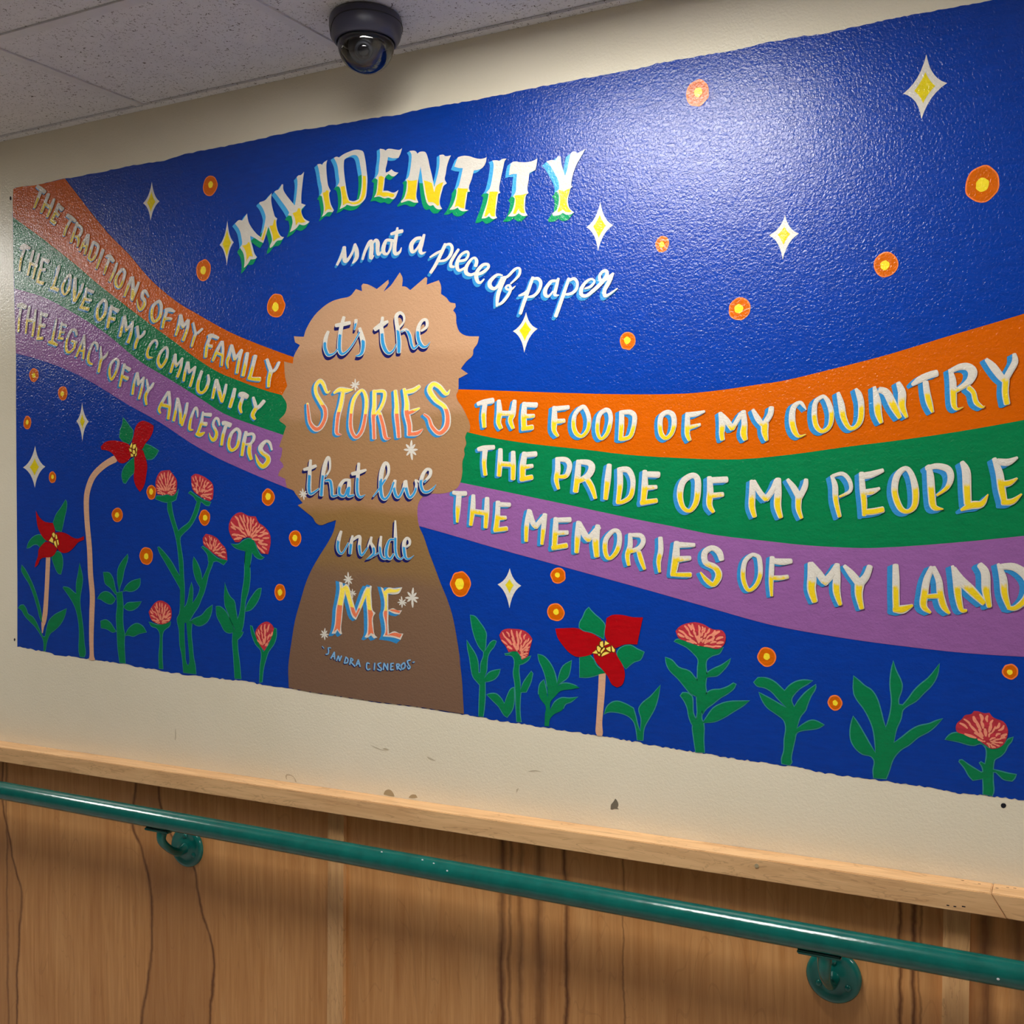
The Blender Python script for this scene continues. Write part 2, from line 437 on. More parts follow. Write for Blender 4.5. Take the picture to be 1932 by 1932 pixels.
# ------------------------------------------------------------------ flat painted shapes
def smooth_ring(P, n=3, corner=48):
    N = len(P); tan = []; out = []
    for i in range(N):
        a, b, c = P[i - 1], P[i], P[(i + 1) % N]
        v1 = (b[0] - a[0], b[1] - a[1]); v2 = (c[0] - b[0], c[1] - b[1])
        l1 = math.hypot(*v1) or 1e-9; l2 = math.hypot(*v2) or 1e-9
        ang = math.degrees(math.acos(max(-1, min(1, (v1[0] * v2[0] + v1[1] * v2[1]) / l1 / l2))))
        if ang > corner: tan.append(None)
        else:
            u = (v1[0] / l1 + v2[0] / l2, v1[1] / l1 + v2[1] / l2); lu = math.hypot(*u) or 1e-9
            tan.append((u[0] / lu, u[1] / lu))
    for i in range(N):
        p, q = P[i], P[(i + 1) % N]; L = math.hypot(q[0] - p[0], q[1] - p[1]) or 1e-9
        e = ((q[0] - p[0]) / L, (q[1] - p[1]) / L)
        t0 = tan[i] or e; t1 = tan[(i + 1) % N] or e
        if tan[i] is None and tan[(i + 1) % N] is None: out.append(p); continue
        for k in range(n):
            s = k / n; h = (2 * s ** 3 - 3 * s * s + 1, s ** 3 - 2 * s * s + s, -2 * s ** 3 + 3 * s * s, s ** 3 - s * s)
            out.append(tuple(h[0] * p[d] + h[1] * L * t0[d] + h[2] * q[d] + h[3] * L * t1[d] for d in (0, 1)))
    return out
class Flat:                               # collects flat paint in the wall plane: (x, z) in metres, y = coat height
    def __init__(self): self.v = []; self.f = []; self.mi = []; self.mats = []; self.g = []
    def m(self, mat):
        if mat not in self.mats: self.mats.append(mat)
        return self.mats.index(mat)
    def fill(self, rings, coat, mat, grad=None, smooth=True):
        R = [smooth_ring(r) if smooth else r for r in rings]
        flat = [p for r in R for p in r]; b = len(self.v)
        tri = tessellate_polygon([[Vector((x, z, 0)) for x, z in r] for r in R])
        for x, z in flat: self.v.append((x, -coat, z)); self.g.append(grad(x, z) if grad else 0.0)
        mi = self.m(mat)
        for a in tri:
            A, B, D = (flat[i] for i in a)
            cr = (B[0] - A[0]) * (D[1] - A[1]) - (B[1] - A[1]) * (D[0] - A[0])
            if abs(cr) < 1e-12: continue
            self.f.append(tuple(b + i for i in (a if cr > 0 else a[::-1]))); self.mi.append(mi)
    def stroke(self, P, nib, coat, mat, closed=False, grad=None, k=1.0, off=(0, 0), wmin=0.0):
        sx, sz = nib                      # metres per brush unit across and up
        Q = [((x + off[0]) / sx, (z + off[1]) / sz, w) for x, z, w in P]
        if closed:
            n = len(Q); Q = Q[-2:] + Q + Q[:2]; S = catmull(Q, 5)[10:-5] if False else catmull(Q, 5)[10:10 + 5 * n]; S.append(S[0])
        else: S = catmull(Q, 5) if len(Q) > 2 else [tuple(a + (b - a) * i / 3 for a, b in zip(Q[0], Q[1])) for i in range(4)]
        L = []; N = len(S)
        for i, (x, z, w) in enumerate(S):
            if closed: a, c = S[(i - 1) % (N - 1)], S[(i + 1) % (N - 1)]
            else: a, c = S[max(i - 1, 0)], S[min(i + 1, N - 1)]
            dx, dz = c[0] - a[0], c[1] - a[1]; l = math.hypot(dx, dz) or 1e-9
            L.append((x, z, dx / l, dz / l, max(w * k, wmin) / 2))
        ring = []
        def cap_(s, sign):
            x, z, dx, dz, h = s
            return [(x + sign * dx * h * e - dz * h * n, z + sign * dz * h * e + dx * h * n) for e, n in ((0.34, 0.80), (0.46, 0.40), (0.50, 0), (0.46, -0.40), (0.34, -0.80))]
        left = [(x - dz * h, z + dx * h) for x, z, dx, dz, h in L]; right = [(x + dz * h, z - dx * h) for x, z, dx, dz, h in L]
        mi = self.m(mat); lift = [0.0]
        def put(x, z):
            X, Z = x * sx, z * sz
            self.v.append((X, -(coat + lift[0]), Z)); self.g.append(grad(X, Z) if grad else 0.0); return len(self.v) - 1
        li = []; ri = []
        for i in range(N):                # a brush stroke lies a hair higher where it crosses itself
            lift[0] = i * 6e-7; li.append(put(*left[i])); ri.append(put(*right[i]))
        for i in range(N - 1): self.f.append((li[i], ri[i], ri[i + 1], li[i + 1])); self.mi.append(mi)
        if not closed:
            e = [put(*p) for p in cap_(L[-1], 1)]; lift[0] = 0.0; self.f.append([li[-1]] + [ri[-1]] + e[::-1]); self.mi.append(mi)
            s = [put(*p) for p in cap_(L[0], -1)]; self.f.append([ri[0], li[0]] + s); self.mi.append(mi)
    def build(self, name, parent):
        me = bpy.data.meshes.new(name); me.from_pydata(self.v, [], self.f)
        me.polygons.foreach_set('material_index', self.mi)
        if any(self.g):
            at = me.attributes.new('grad', 'FLOAT', 'POINT'); at.data.foreach_set('value', self.g)
        # every face looks out of the wall, towards -y
        me.update()
        bm = bmesh.new(); bm.from_mesh(me)
        for f in bm.faces:
            if f.normal.y > 0: f.normal_flip()
        bm.to_mesh(me); bm.free()
        return obj(name, me, self.mats, parent)
def ring(s):
    v = [int(q) / 1e4 for q in s.split()]
    return list(zip(v[::2], v[1::2]))
def rings(s): return [ring(q) for q in s.split('|')]
def grown(R, d):                          # ring pushed outwards by d metres
    A = sum(a[0] * b[1] - b[0] * a[1] for a, b in zip(R, R[1:] + R[:1]))
    sg = 1 if A > 0 else -1; out = []
    for i in range(len(R)):
        a, b, c = R[i - 1], R[i], R[(i + 1) % len(R)]
        n = [0, 0]
        for p, q in ((a, b), (b, c)):
            l = math.hypot(q[0] - p[0], q[1] - p[1]) or 1e-9
            n[0] += (q[1] - p[1]) / l * sg; n[1] -= (q[0] - p[0]) / l * sg
        l = math.hypot(*n) or 1e-9
        out.append((b[0] + n[0] / l * d, b[1] + n[1] / l * d))
    return out

CHIPS = '''chip_grey -11328 9452 -11289 9500 -11213 9526 -11150 9506 -11087 9416 -11087 9395 -11214 9395 -11341 9407
chip_grey -10749 9415 -10711 9462 -10649 9494 -10575 9495 -10538 9441 -10649 9416
chip_dark -6432 9732 -6422 9821 -6380 9875 -6339 9944 -6308 9914 -6278 9839 -6298 9778 -6268 9753 -6350 9752 -6401 9731
hole 37 10628 52 10655 74 10664 101 10661 116 10638 105 10603 75 10583 48 10596
hole -22192 22901 -22188 22953 -22159 22975 -22131 22946 -22122 22892 -22151 22863
hole -22188 11965 -22159 12007 -22122 11976 -22141 11928 -22173 11926
scuff -11311 10366 -11196 10335 -11273 10316 -11362 10339
scuff -10326 10297 -10204 10267 -10107 10225 -10216 10229 -10289 10258
scuff -11669 10395 -11515 10356 -11362 10318 -11247 10297 -11387 10308 -11566 10351
scuff -8112 10237 -8012 10274 -7924 10286 -7803 10267 -7924 10269 -8023 10257
scuff -13805 9438 -13825 9504 -13790 9548 -13692 9548 -13608 9517 -13553 9456 -13525 9402 -13567 9408 -13594 9485 -13678 9526 -13776 9521 -13790 9474 -13777 9430
scuff -16916 10253 -16901 10169 -16911 9975 -16926 9961 -16923 10167
scuff -8348 9864 -8325 9887 -8291 9901 -8314 9848 -8336 9804'''
cm = dict(chip_grey=M['chip'], chip_dark=M['chipd'], hole=M['hole'], scuff=M['scuff'])
cn = dict(chip_grey='paint_chip', chip_dark='paint_chip', hole='screw_hole', scuff='scuff_mark')
for line in CHIPS.split('\n'):
    k, s = line.split(' ', 1)
    f = Flat(); f.fill([ring(s)], 0.0003, cm[k]); f.build(cn[k], wall)

# ------------------------------------------------------------------ the mural
mural = tag(empty('mural'), 'wide hand painted blue mural of banners, flowers and a head silhouette on the cream wall', 'mural')
SHAPES = '''sky -22043 23137 -21968 23163 -21836 23150 -21705 23151 -21575 23148 -21446 23133 -21317 23115 -21175 23121 -21034 23125 -20894 23142 -20754 23137 -20615 23147 -20477 23153 -20339 23158 -20215 23155 -20091 23137 -19968 23140 -19824 23139 -19681 23138 -19539 23153 -19397 23149 -19257 23140 -19135 23139 -19015 23137 -18894 23138 -18775 23159 -18656 23147 -18537 23147 -18419 23152 -18301 23162 -18184 23156 -18067 23166 -17951 23147 -17831 23145 -17711 23149 -17592 23152 -17473 23134 -17355 23139 -17238 23128 -17121 23125 -16999 23144 -16878 23157 -16757 23163 -16637 23178 -16518 23195 -16402 23192 -16286 23181 -16171 23200 -16057 23201 -15943 23188 -15829 23197 -15716 23192 -15603 23194 -15491 23198 -15380 23183 -15251 23201 -15123 23195 -14996 23200 -14888 23193 -14780 23204 -14673 23204 -14567 23198 -14460 23211 -14355 23208 -14249 23203 -14144 23224 -14040 23228 -13936 23226 -13832 23217 -13729 23223 -13626 23234 -13524 23235 -13422 23236 -13320 23227 -13219 23234 -13118 23218 -13018 23211 -12918 23207 -12818 23210 -12719 23203 -12620 23221 -12522 23213 -12424 23196 -12327 23198 -12229 23204 -12133 23190 -12039 23196 -11945 23190 -11852 23199 -11759 23200 -11667 23193 -11575 23198 -11483 23191 -11392 23177 -11301 23189 -11186 23177 -11071 23158 -10975 23161 -10880 23154 -10785 23168 -10690 23175 -10596 23185 -10502 23172 -10415 23183 -10328 23186 -10242 23188 -10156 23187 -10071 23184 -9985 23172 -9900 23182 -9815 23183 -9731 23172 -9647 23176 -9563 23160 -9480 23177 -9396 23167 -9313 23161 -9231 23167 -9149 23155 -9064 23165 -8981 23170 -8897 23167 -8814 23174 -8731 23167 -8647 23171 -8564 23160 -8481 23162 -8398 23170 -8315 23180 -8233 23177 -8151 23178 -8070 23180 -7988 23181 -7907 23169 -7826 23185 -7746 23188 -7666 23171 -7586 23180 -7506 23172 -7427 23185 -7351 23175 -7276 23179 -7201 23176 -7126 23176 -7052 23181 -6978 23188 -6904 23185 -6830 23172 -6757 23171 -6683 23170 -6610 23181 -6538 23174 -6465 23171 -6393 23174 -6321 23170 -6249 23175 -6177 23172 -6106 23171 -6035 23179 -5964 23166 -5893 23165 -5823 23181 -5753 23170 -5682 23176 -5612 23188 -5543 23206 -5474 23188 -5406 23202 -5338 23185 -5270 23189 -5202 23200 -5135 23197 -5068 23187 -5001 23187 -4934 23182 -4867 23178 -4801 23190 -4735 23193 -4669 23175 -4603 23190 -4537 23174 -4472 23186 -4407 23173 -4342 23172 -4277 23169 -4213 23174 -4148 23167 -4084 23178 -4020 23169 -3947 23181 -3875 23177 -3803 23185 -3730 23196 -3667 23194 -3604 23203 -3540 23202 -3477 23191 -3415 23193 -3352 23185 -3289 23190 -3227 23197 -3165 23193 -3103 23185 -3042 23189 -2980 23197 -2912 23175 -2844 23168 -2777 23174 -2709 23158 -2646 23163 -2584 23158 -2521 23169 -2459 23172 -2397 23170 -2336 23164 -2274 23181 -2215 23183 -2157 23176 -2099 23173 -2041 23181 -1983 23184 -1926 23179 -1868 23182 -1811 23196 -1754 23184 -1697 23197 -1641 23197 -1584 23190 -1528 23198 -1470 23191 -1413 23201 -1355 23189 -1298 23200 -1241 23200 -1185 23193 -1128 23195 -1072 23191 -1015 23184 -959 23187 -904 23198 -848 23192 -792 23187 -737 23188 -682 23183 -626 23186 -572 23193 -517 23189 -460 23180 -404 23188 -347 23182 -291 23179 -235 23186 -180 23185 -124 23187 -68 23192 -12 23183 43 23191 99 23184 154 23195 209 23186 264 23188 319 23191 371 23194 422 23199 473 23189 525 23196 576 23191 627 23200 677 23200 728 23199 779 23189 829 23199 879 23194 929 10725 892 10739 855 10730 817 10735 780 10721 743 10720 705 10729 667 10741 630 10738 592 10746 554 10730 516 10742 478 10755 440 10751 402 10745 364 10745 321 10741 279 10737 236 10761 194 10740 151 10742 108 10763 68 10749 28 10747 -12 10763 -53 10741 -93 10752 -134 10745 -174 10767 -215 10756 -255 10762 -296 10742 -337 10754 -377 10748 -418 10747 -459 10751 -500 10752 -541 10732 -582 10734 -622 10749 -662 10748 -703 10760 -743 10768 -783 10758 -824 10770 -865 10770 -906 10777 -947 10783 -988 10790 -1029 10791 -1070 10776 -1111 10789 -1151 10802 -1191 10784 -1231 10789 -1272 10791 -1312 10792 -1353 10805 -1393 10798 -1434 10787 -1475 10802 -1516 10792 -1556 10803 -1598 10812 -1639 10819 -1684 10810 -1730 10801 -1776 10800 -1823 10821 -1869 10818 -1912 10810 -1954 10814 -1997 10812 -2040 10816 -2083 10824 -2126 10819 -2169 10811 -2212 10824 -2256 10833 -2299 10821 -2343 10810 -2386 10817 -2430 10816 -2474 10835 -2523 10842 -2573 10839 -2623 10820 -2673 10840 -2723 10847 -2768 10832 -2813 10845 -2858 10861 -2903 10867 -2948 10865 -2993 10884 -3039 10879 -3085 10889 -3131 10890 -3177 10893 -3224 10896 -3270 10876 -3317 10874 -3363 10877 -3409 10890 -3455 10887 -3501 10889 -3548 10893 -3594 10905 -3640 10906 -3687 10910 -3734 10891 -3780 10898 -3827 10899 -3874 10895 -3921 10922 -3968 10897 -4016 10908 -4063 10901 -4111 10902 -4158 10925 -4206 10927 -4254 10905 -4302 10927 -4351 10923 -4399 10914 -4448 10937 -4496 10940 -4545 10951 -4594 10949 -4643 10952 -4692 10938 -4741 10963 -4790 10945 -4840 10964 -4889 10947 -4939 10973 -4988 10950 -5037 10960 -5087 10966 -5137 10976 -5186 10959 -5236 10987 -5286 10968 -5336 10988 -5387 10993 -5437 10971 -5488 10990 -5538 10996 -5589 11006 -5640 10996 -5691 10987 -5746 11001 -5801 11000 -5857 11030 -5910 11037 -5963 11038 -6016 11016 -6069 11047 -6122 11029 -6176 11052 -6230 11031 -6283 11054 -6337 11058 -6391 11069 -6445 11057 -6500 11069 -6554 11061 -6606 11072 -6658 11058 -6710 11068 -6762 11077 -6815 11068 -6867 11086 -6920 11067 -6973 11071 -7025 11101 -7078 11099 -7132 11093 -7185 11087 -7238 11086 -7292 11092 -7345 11107 -7399 11091 -7453 11097 -7507 11092 -7561 11113 -7615 11127 -7670 11112 -7724 11121 -7779 11126 -7834 11112 -7889 11117 -7944 11115 -7999 11134 -8056 11144 -8113 11136 -8171 11153 -8229 11133 -8287 11159 -8345 11142 -8403 11144 -8461 11140 -8520 11170 -8578 11156 -8637 11148 -8696 11146 -8755 11177 -8814 11161 -8872 11158 -8929 11166 -8987 11194 -9045 11194 -9103 11196 -9161 11189 -9219 11195 -9278 11201 -9336 11198 -9395 11223 -9454 11219 -9516 11201 -9579 11220 -9642 11221 -9705 11222 -9768 11227 -9831 11223 -9895 11226 -9958 11230 -10023 11235 -10087 11254 -10152 11248 -10218 11242 -10283 11265 -10348 11256 -10414 11252 -10480 11276 -10546 11266 -10612 11289 -10678 11273 -10745 11264 -10812 11274 -10878 11287 -10946 11267 -11013 11279 -11080 11297 -11148 11282 -11216 11275 -11284 11275 -11352 11293 -11421 11275 -11488 11278 -11556 11289 -11623 11282 -11691 11291 -11759 11317 -11828 11301 -11896 11313 -11965 11313 -12034 11328 -12103 11310 -12172 11312 -12241 11340 -12311 11343 -12381 11318 -12451 11354 -12521 11327 -12591 11360 -12662 11348 -12732 11352 -12803 11357 -12874 11341 -12945 11350 -13017 11363 -13090 11372 -13164 11355 -13237 11385 -13311 11393 -13385 11383 -13459 11374 -13534 11404 -13608 11396 -13683 11399 -13757 11396 -13831 11400 -13905 11408 -13980 11405 -14055 11402 -14129 11403 -14205 11417 -14280 11417 -14355 11421 -14431 11417 -14503 11443 -14576 11421 -14648 11460 -14720 11462 -14793 11458 -14866 11473 -14940 11474 -15013 11476 -15087 11466 -15161 11477 -15235 11451 -15309 11467 -15384 11463 -15459 11459 -15534 11483 -15609 11454 -15684 11479 -15760 11482 -15836 11486 -15912 11463 -15988 11459 -16065 11458 -16141 11486 -16218 11485 -16299 11494 -16380 11489 -16462 11480 -16544 11471 -16626 11471 -16708 11475 -16790 11513 -16873 11512 -16956 11497 -17039 11487 -17123 11515 -17206 11510 -17290 11512 -17375 11523 -17459 11542 -17544 11554 -17629 11544 -17714 11554 -17800 11538 -17885 11559 -17968 11567 -18051 11554 -18135 11557 -18218 11579 -18302 11598 -18386 11609 -18470 11613 -18555 11605 -18646 11601 -18738 11616 -18829 11627 -18922 11610 -19014 11638 -19107 11621 -19200 11633 -19293 11631 -19387 11637 -19487 11642 -19587 11668 -19689 11637 -19790 11649 -19891 11646 -19993 11665 -20087 11670 -20182 11668 -20276 11687 -20372 11657 -20467 11664 -20563 11667 -20659 11667 -20756 11664 -20852 11705 -20943 11721 -21034 11725 -21126 11740 -21218 11732 -21310 11758 -21403 11732 -21495 11760 -21588 11779 -21681 11763 -21775 11781 -21869 11782 -21963 11802 -22058 11790 -22036 13379 -22033 16014 -22028 17853 -22012 19033 -22033 19689 -22066 20674 -22079 21265 -22081 22443 -22071 22834
head -13939 16021 -13910 16068 -13822 16137 -13836 16196 -13923 16279 -13878 16372 -13848 16536 -13935 16573 -13743 17002 -13801 17050 -13902 17112 -13931 17149 -13770 17283 -13726 17469 -13855 17662 -13709 17865 -13765 18055 -13792 18384 -13561 18324 -13532 18485 -13373 18707 -13501 18773 -13529 18903 -13272 18873 -13215 19020 -13015 19281 -12763 19467 -12541 19563 -12321 19601 -12103 19627 -11954 19761 -11806 19703 -11819 19816 -11779 19857 -11646 19823 -11448 19715 -11172 19879 -11159 19811 -11290 19646 -11120 19752 -11016 19864 -10899 20001 -10835 19880 -10849 19717 -10759 19698 -10657 19623 -10302 19852 -10264 19827 -10277 19697 -10002 19759 -9953 19646 -9954 19484 -9830 19398 -9757 19306 -9635 19274 -9623 19209 -9684 19139 -9623 19059 -9612 18886 -9539 18709 -9394 18624 -9112 18594 -9154 18448 -9238 18347 -9250 18241 -9396 18122 -9517 17990 -9360 17885 -9567 17800 -9580 17554 -9617 17491 -9593 17383 -9496 17250 -9399 17075 -9315 16879 -9328 16751 -9388 16743 -9425 16647 -9401 16518 -9450 16412 -9438 16305 -9488 16177 -9488 16005 -9488 15986 -9526 15793 -9599 15665 -9747 15590 -9969 15548 -10169 15549 -10345 15517 -10472 15386 -10511 15232 -10475 14903 -10374 14706 -10249 14380 -10125 14099 -9977 13755 -9854 13498 -9731 13178 -9635 12750 -9539 12194 -9582 12382 -9514 11894 -9492 11527 -9470 11221 -9962 11250 -10682 11282 -11425 11294 -12451 11340 -13249 11375 -13713 11417 -13724 11853 -13652 12326 -13660 12270 -13540 12863 -13394 13290 -13234 13715 -13077 13998 -12878 14281 -12681 14538 -12541 14769 -12471 15010 -12679 14951 -12874 14899 -12986 14949 -13070 15064 -13211 15156 -13452 15318 -13323 15365 -13522 15575 -13551 15622 -13738 15693 -13780 15881 -13969 15954
orange -22062 22440 -22076 22769 -22053 23132 -21968 23153 -21317 23125 -20339 23148 -20268 23151 -18864 21675 -18251 21153 -17579 20494 -16766 19900 -16225 19607 -15286 19126 -14535 18820 -13540 18461 -13259 18366 -13471 17570 -13875 17678 -14242 17775 -14992 18030 -15599 18260 -16356 18681 -16774 18958 -17589 19467 -18263 19904 -19250 20559 -19904 21035 -21004 21774
green -22071 22441 -21004 21774 -19904 21035 -19250 20559 -18263 19904 -17589 19467 -16774 18958 -16356 18681 -15599 18260 -14992 18030 -14242 17775 -13875 17678 -13471 17570 -13477 16716 -13811 16815 -14549 17038 -15456 17342 -16088 17685 -17103 18222 -17930 18645 -18973 19353 -20099 19953 -21021 20375 -22037 20678 -22068 21264
purple -22037 20678 -21021 20375 -20099 19953 -18973 19353 -17930 18645 -17103 18222 -16088 17685 -15456 17342 -14549 17038 -13811 16815 -13477 16716 -13484 15602 -13930 15752 -14485 15940 -14853 16071 -15614 16356 -16404 16716 -17281 17193 -18286 17651 -19328 18177 -20153 18536 -21231 18881 -22002 19075 -22020 19819
orange -9636 17594 -9565 17590 -8366 17496 -6757 17374 -6136 17335 -4993 17297 -4369 17330 -3759 17391 -3342 17431 -2595 17572 -1743 17750 -1524 17802 -779 17999 -78 18173 336 18280 898 18444 905 16746 342 16642 -574 16493 -1602 16362 -2220 16298 -3121 16189 -4063 16117 -5157 16162 -6137 16243 -6759 16329 -7955 16477 -8791 16613 -9368 16744 -9757 16855
green -9757 16855 -9368 16744 -8791 16613 -7955 16477 -6759 16329 -6137 16243 -5157 16162 -4063 16117 -3121 16189 -2220 16298 -1602 16362 -574 16493 342 16642 905 16746 912 14931 349 14851 -669 14727 -1827 14624 -2151 14619 -2944 14649 -3653 14716 -4462 14799 -5255 14946 -5937 15069 -7351 15347 -8579 15584 -9524 15763 -10000 15857
purple -10000 15857 -9524 15763 -8579 15584 -7351 15347 -5937 15069 -5255 14946 -4462 14799 -3653 14716 -2944 14649 -2151 14619 -1827 14624 -669 14727 349 14851 912 14931 920 12981 356 12977 -479 12984 -1307 13031 -2089 13093 -2676 13157 -3272 13235 -3652 13302 -4622 13531 -5748 13800 -6758 14032 -7760 14262 -8798 14499 -9884 14767 -10477 14903 -10860 14990 -11108 15461'''
side = 0
for line in SHAPES.split('\n'):
    k, s = line.split(' ', 1); R = ring(s); f = Flat()
    if k == 'sky': f.fill([R], 0.0004, M['sky'], smooth=False); f.build('painted_sky', mural)
    elif k == 'head':
        f.fill([R], 0.0012, M['head']); tag(f.build('painted_silhouette', mural), 'brown head and shoulders silhouette, lighter at the hair')
    else:
        side += 1
        f.fill([R], 0.0008 - 0.00005 * (side % 3), M[k]); tag(f.build('painted_banner', mural), '%s banner %s of the head' % (k, 'left' if side < 4 else 'right'))
DOTS = '''-15790 22386 203 222 34
-15994 20541 213 241 38
-13998 19588 235 260 36
-4796 22543 204 236 35
-256 20355 249 285 38
-5442 19974 127 146 36
-1678 19236 187 202 38
-4060 18711 192 201 40
-6091 18302 156 163 40
-21381 18508 162 169 36
-20399 18015 155 170 38
-21626 17344 134 170 36
-20776 15992 127 142 38
-17586 15618 146 168 42
-16010 15039 162 177 40
-14240 15488 171 183 42
-18648 15089 175 170 38
-17756 14147 202 208 34
-13523 14615 162 173 40
-13939 13454 148 182 40
-9544 13772 224 250 45
-7465 14003 154 152 33
-7514 13315 173 170 33
-3594 12724 156 170 36
-2461 12029 116 127 36
164 12733 114 120 36'''
for n, line in enumerate(DOTS.split('\n')):
    x, z, a, b, fr = [int(q) for q in line.split()]; x, z, a, b = x / 1e4, z / 1e4, a / 1e4, b / 1e4
    rnd = random.Random(n)
    ell = lambda s, ox=0, oz=0, j=.06: [(x + ox + a * s * (1 + rnd.uniform(-j, j)) * math.cos(i * math.pi / 7), z + oz + b * s * (1 + rnd.uniform(-j, j)) * math.sin(i * math.pi / 7)) for i in range(14)]
    E = ell(1.0)
    f = Flat(); f.fill([E], 0.0008, M['dotrim']); f.fill([grown(E, -0.0022)], 0.0010, M['dot'])
    o = f.build('painted_dot', mural)
    f = Flat(); f.fill([ell(fr / 100, rnd.uniform(-.1, .1) * a, rnd.uniform(-.1, .1) * b, .1)], 0.0013, M['dotc']); f.build('dot_centre', o)
STARS = '''-17501 22703 -17274 22229 -17550 21823 -17773 22249 52
-15311 21561 -15139 21068 -15334 20591 -15531 21051 62
-6612 20874 -6366 20420 -6660 19985 -6888 20442 48
-8111 18981 -7875 18648 -8152 18216 -8390 18640 48
-3288 20232 -3059 19894 -3327 19485 -3558 19923 42
-1073 22521 -767 22013 -1145 21505 -1420 21957 48
-19761 17757 -19545 17301 -19759 16848 -19955 17328 40
-21362 16773 -21016 16254 -21384 15746 -21793 16247 42
-8470 14113 -8225 13786 -8478 13344 -8732 13794 36'''
for line in STARS.split('\n'):
    v = [int(q) for q in line.split()]; P = [(v[i] / 1e4, v[i + 1] / 1e4) for i in (0, 2, 4, 6)]; fr = v[8] / 100
    cx, cz = (P[1][0] + P[3][0]) / 2, (P[1][1] + P[3][1]) / 2; cx = (cx + (P[0][0] + P[2][0]) / 2) / 2
    def star(k, bow):
        o = []
        for i in range(4):
            a, b = P[i], P[(i + 1) % 4]
            a = (cx + (a[0] - cx) * k, cz + (a[1] - cz) * k); b = (cx + (b[0] - cx) * k, cz + (b[1] - cz) * k)
            mx, mz = (a[0] + b[0]) / 2, (a[1] + b[1]) / 2
            q = (mx + (cx - mx) * bow, mz + (cz - mz) * bow)
            for s in range(6):
                s /= 6; o.append(tuple((1 - s) ** 2 * a[d] + 2 * s * (1 - s) * q[d] + s * s * b[d] for d in (0, 1)))
        return o
    f = Flat(); f.fill([star(1, .52)], 0.0008, M['white'], smooth=False); o = f.build('painted_star', mural)
    f = Flat(); f.fill([star(fr, .22)], 0.0011, M['gold'], smooth=False); f.build('star_centre', o)
SPARK = '''-11980 17794 156 131
-10655 16427 222 191
-13305 15556 158 129
-12172 13783 164 137
-12064 13501 111 93
-10640 13465 210 181
-10873 13360 137 118
-12783 12610 155 128'''
for n, line in enumerate(SPARK.split('\n')):
    x, z, a, b = [int(q) / 1e4 for q in line.split()]; f = Flat(); rnd = random.Random(n + 50)
    for i in range(8):
        an = math.radians(90 + 45 * i + rnd.uniform(-8, 8)); l = (1.0 if i % 4 == 0 else 0.72) * rnd.uniform(.9, 1.1)
        f.stroke([(x, z, 1.6), (x + a * l * .6 * math.cos(an), z + b * l * .6 * math.sin(an), 3.0), (x + a * l * math.cos(an), z + b * l * math.sin(an), 1.2)], (a / 12, b / 12), 0.0016 + i * 0.00001, M['white'])
    f.build('painted_sparkle', mural)

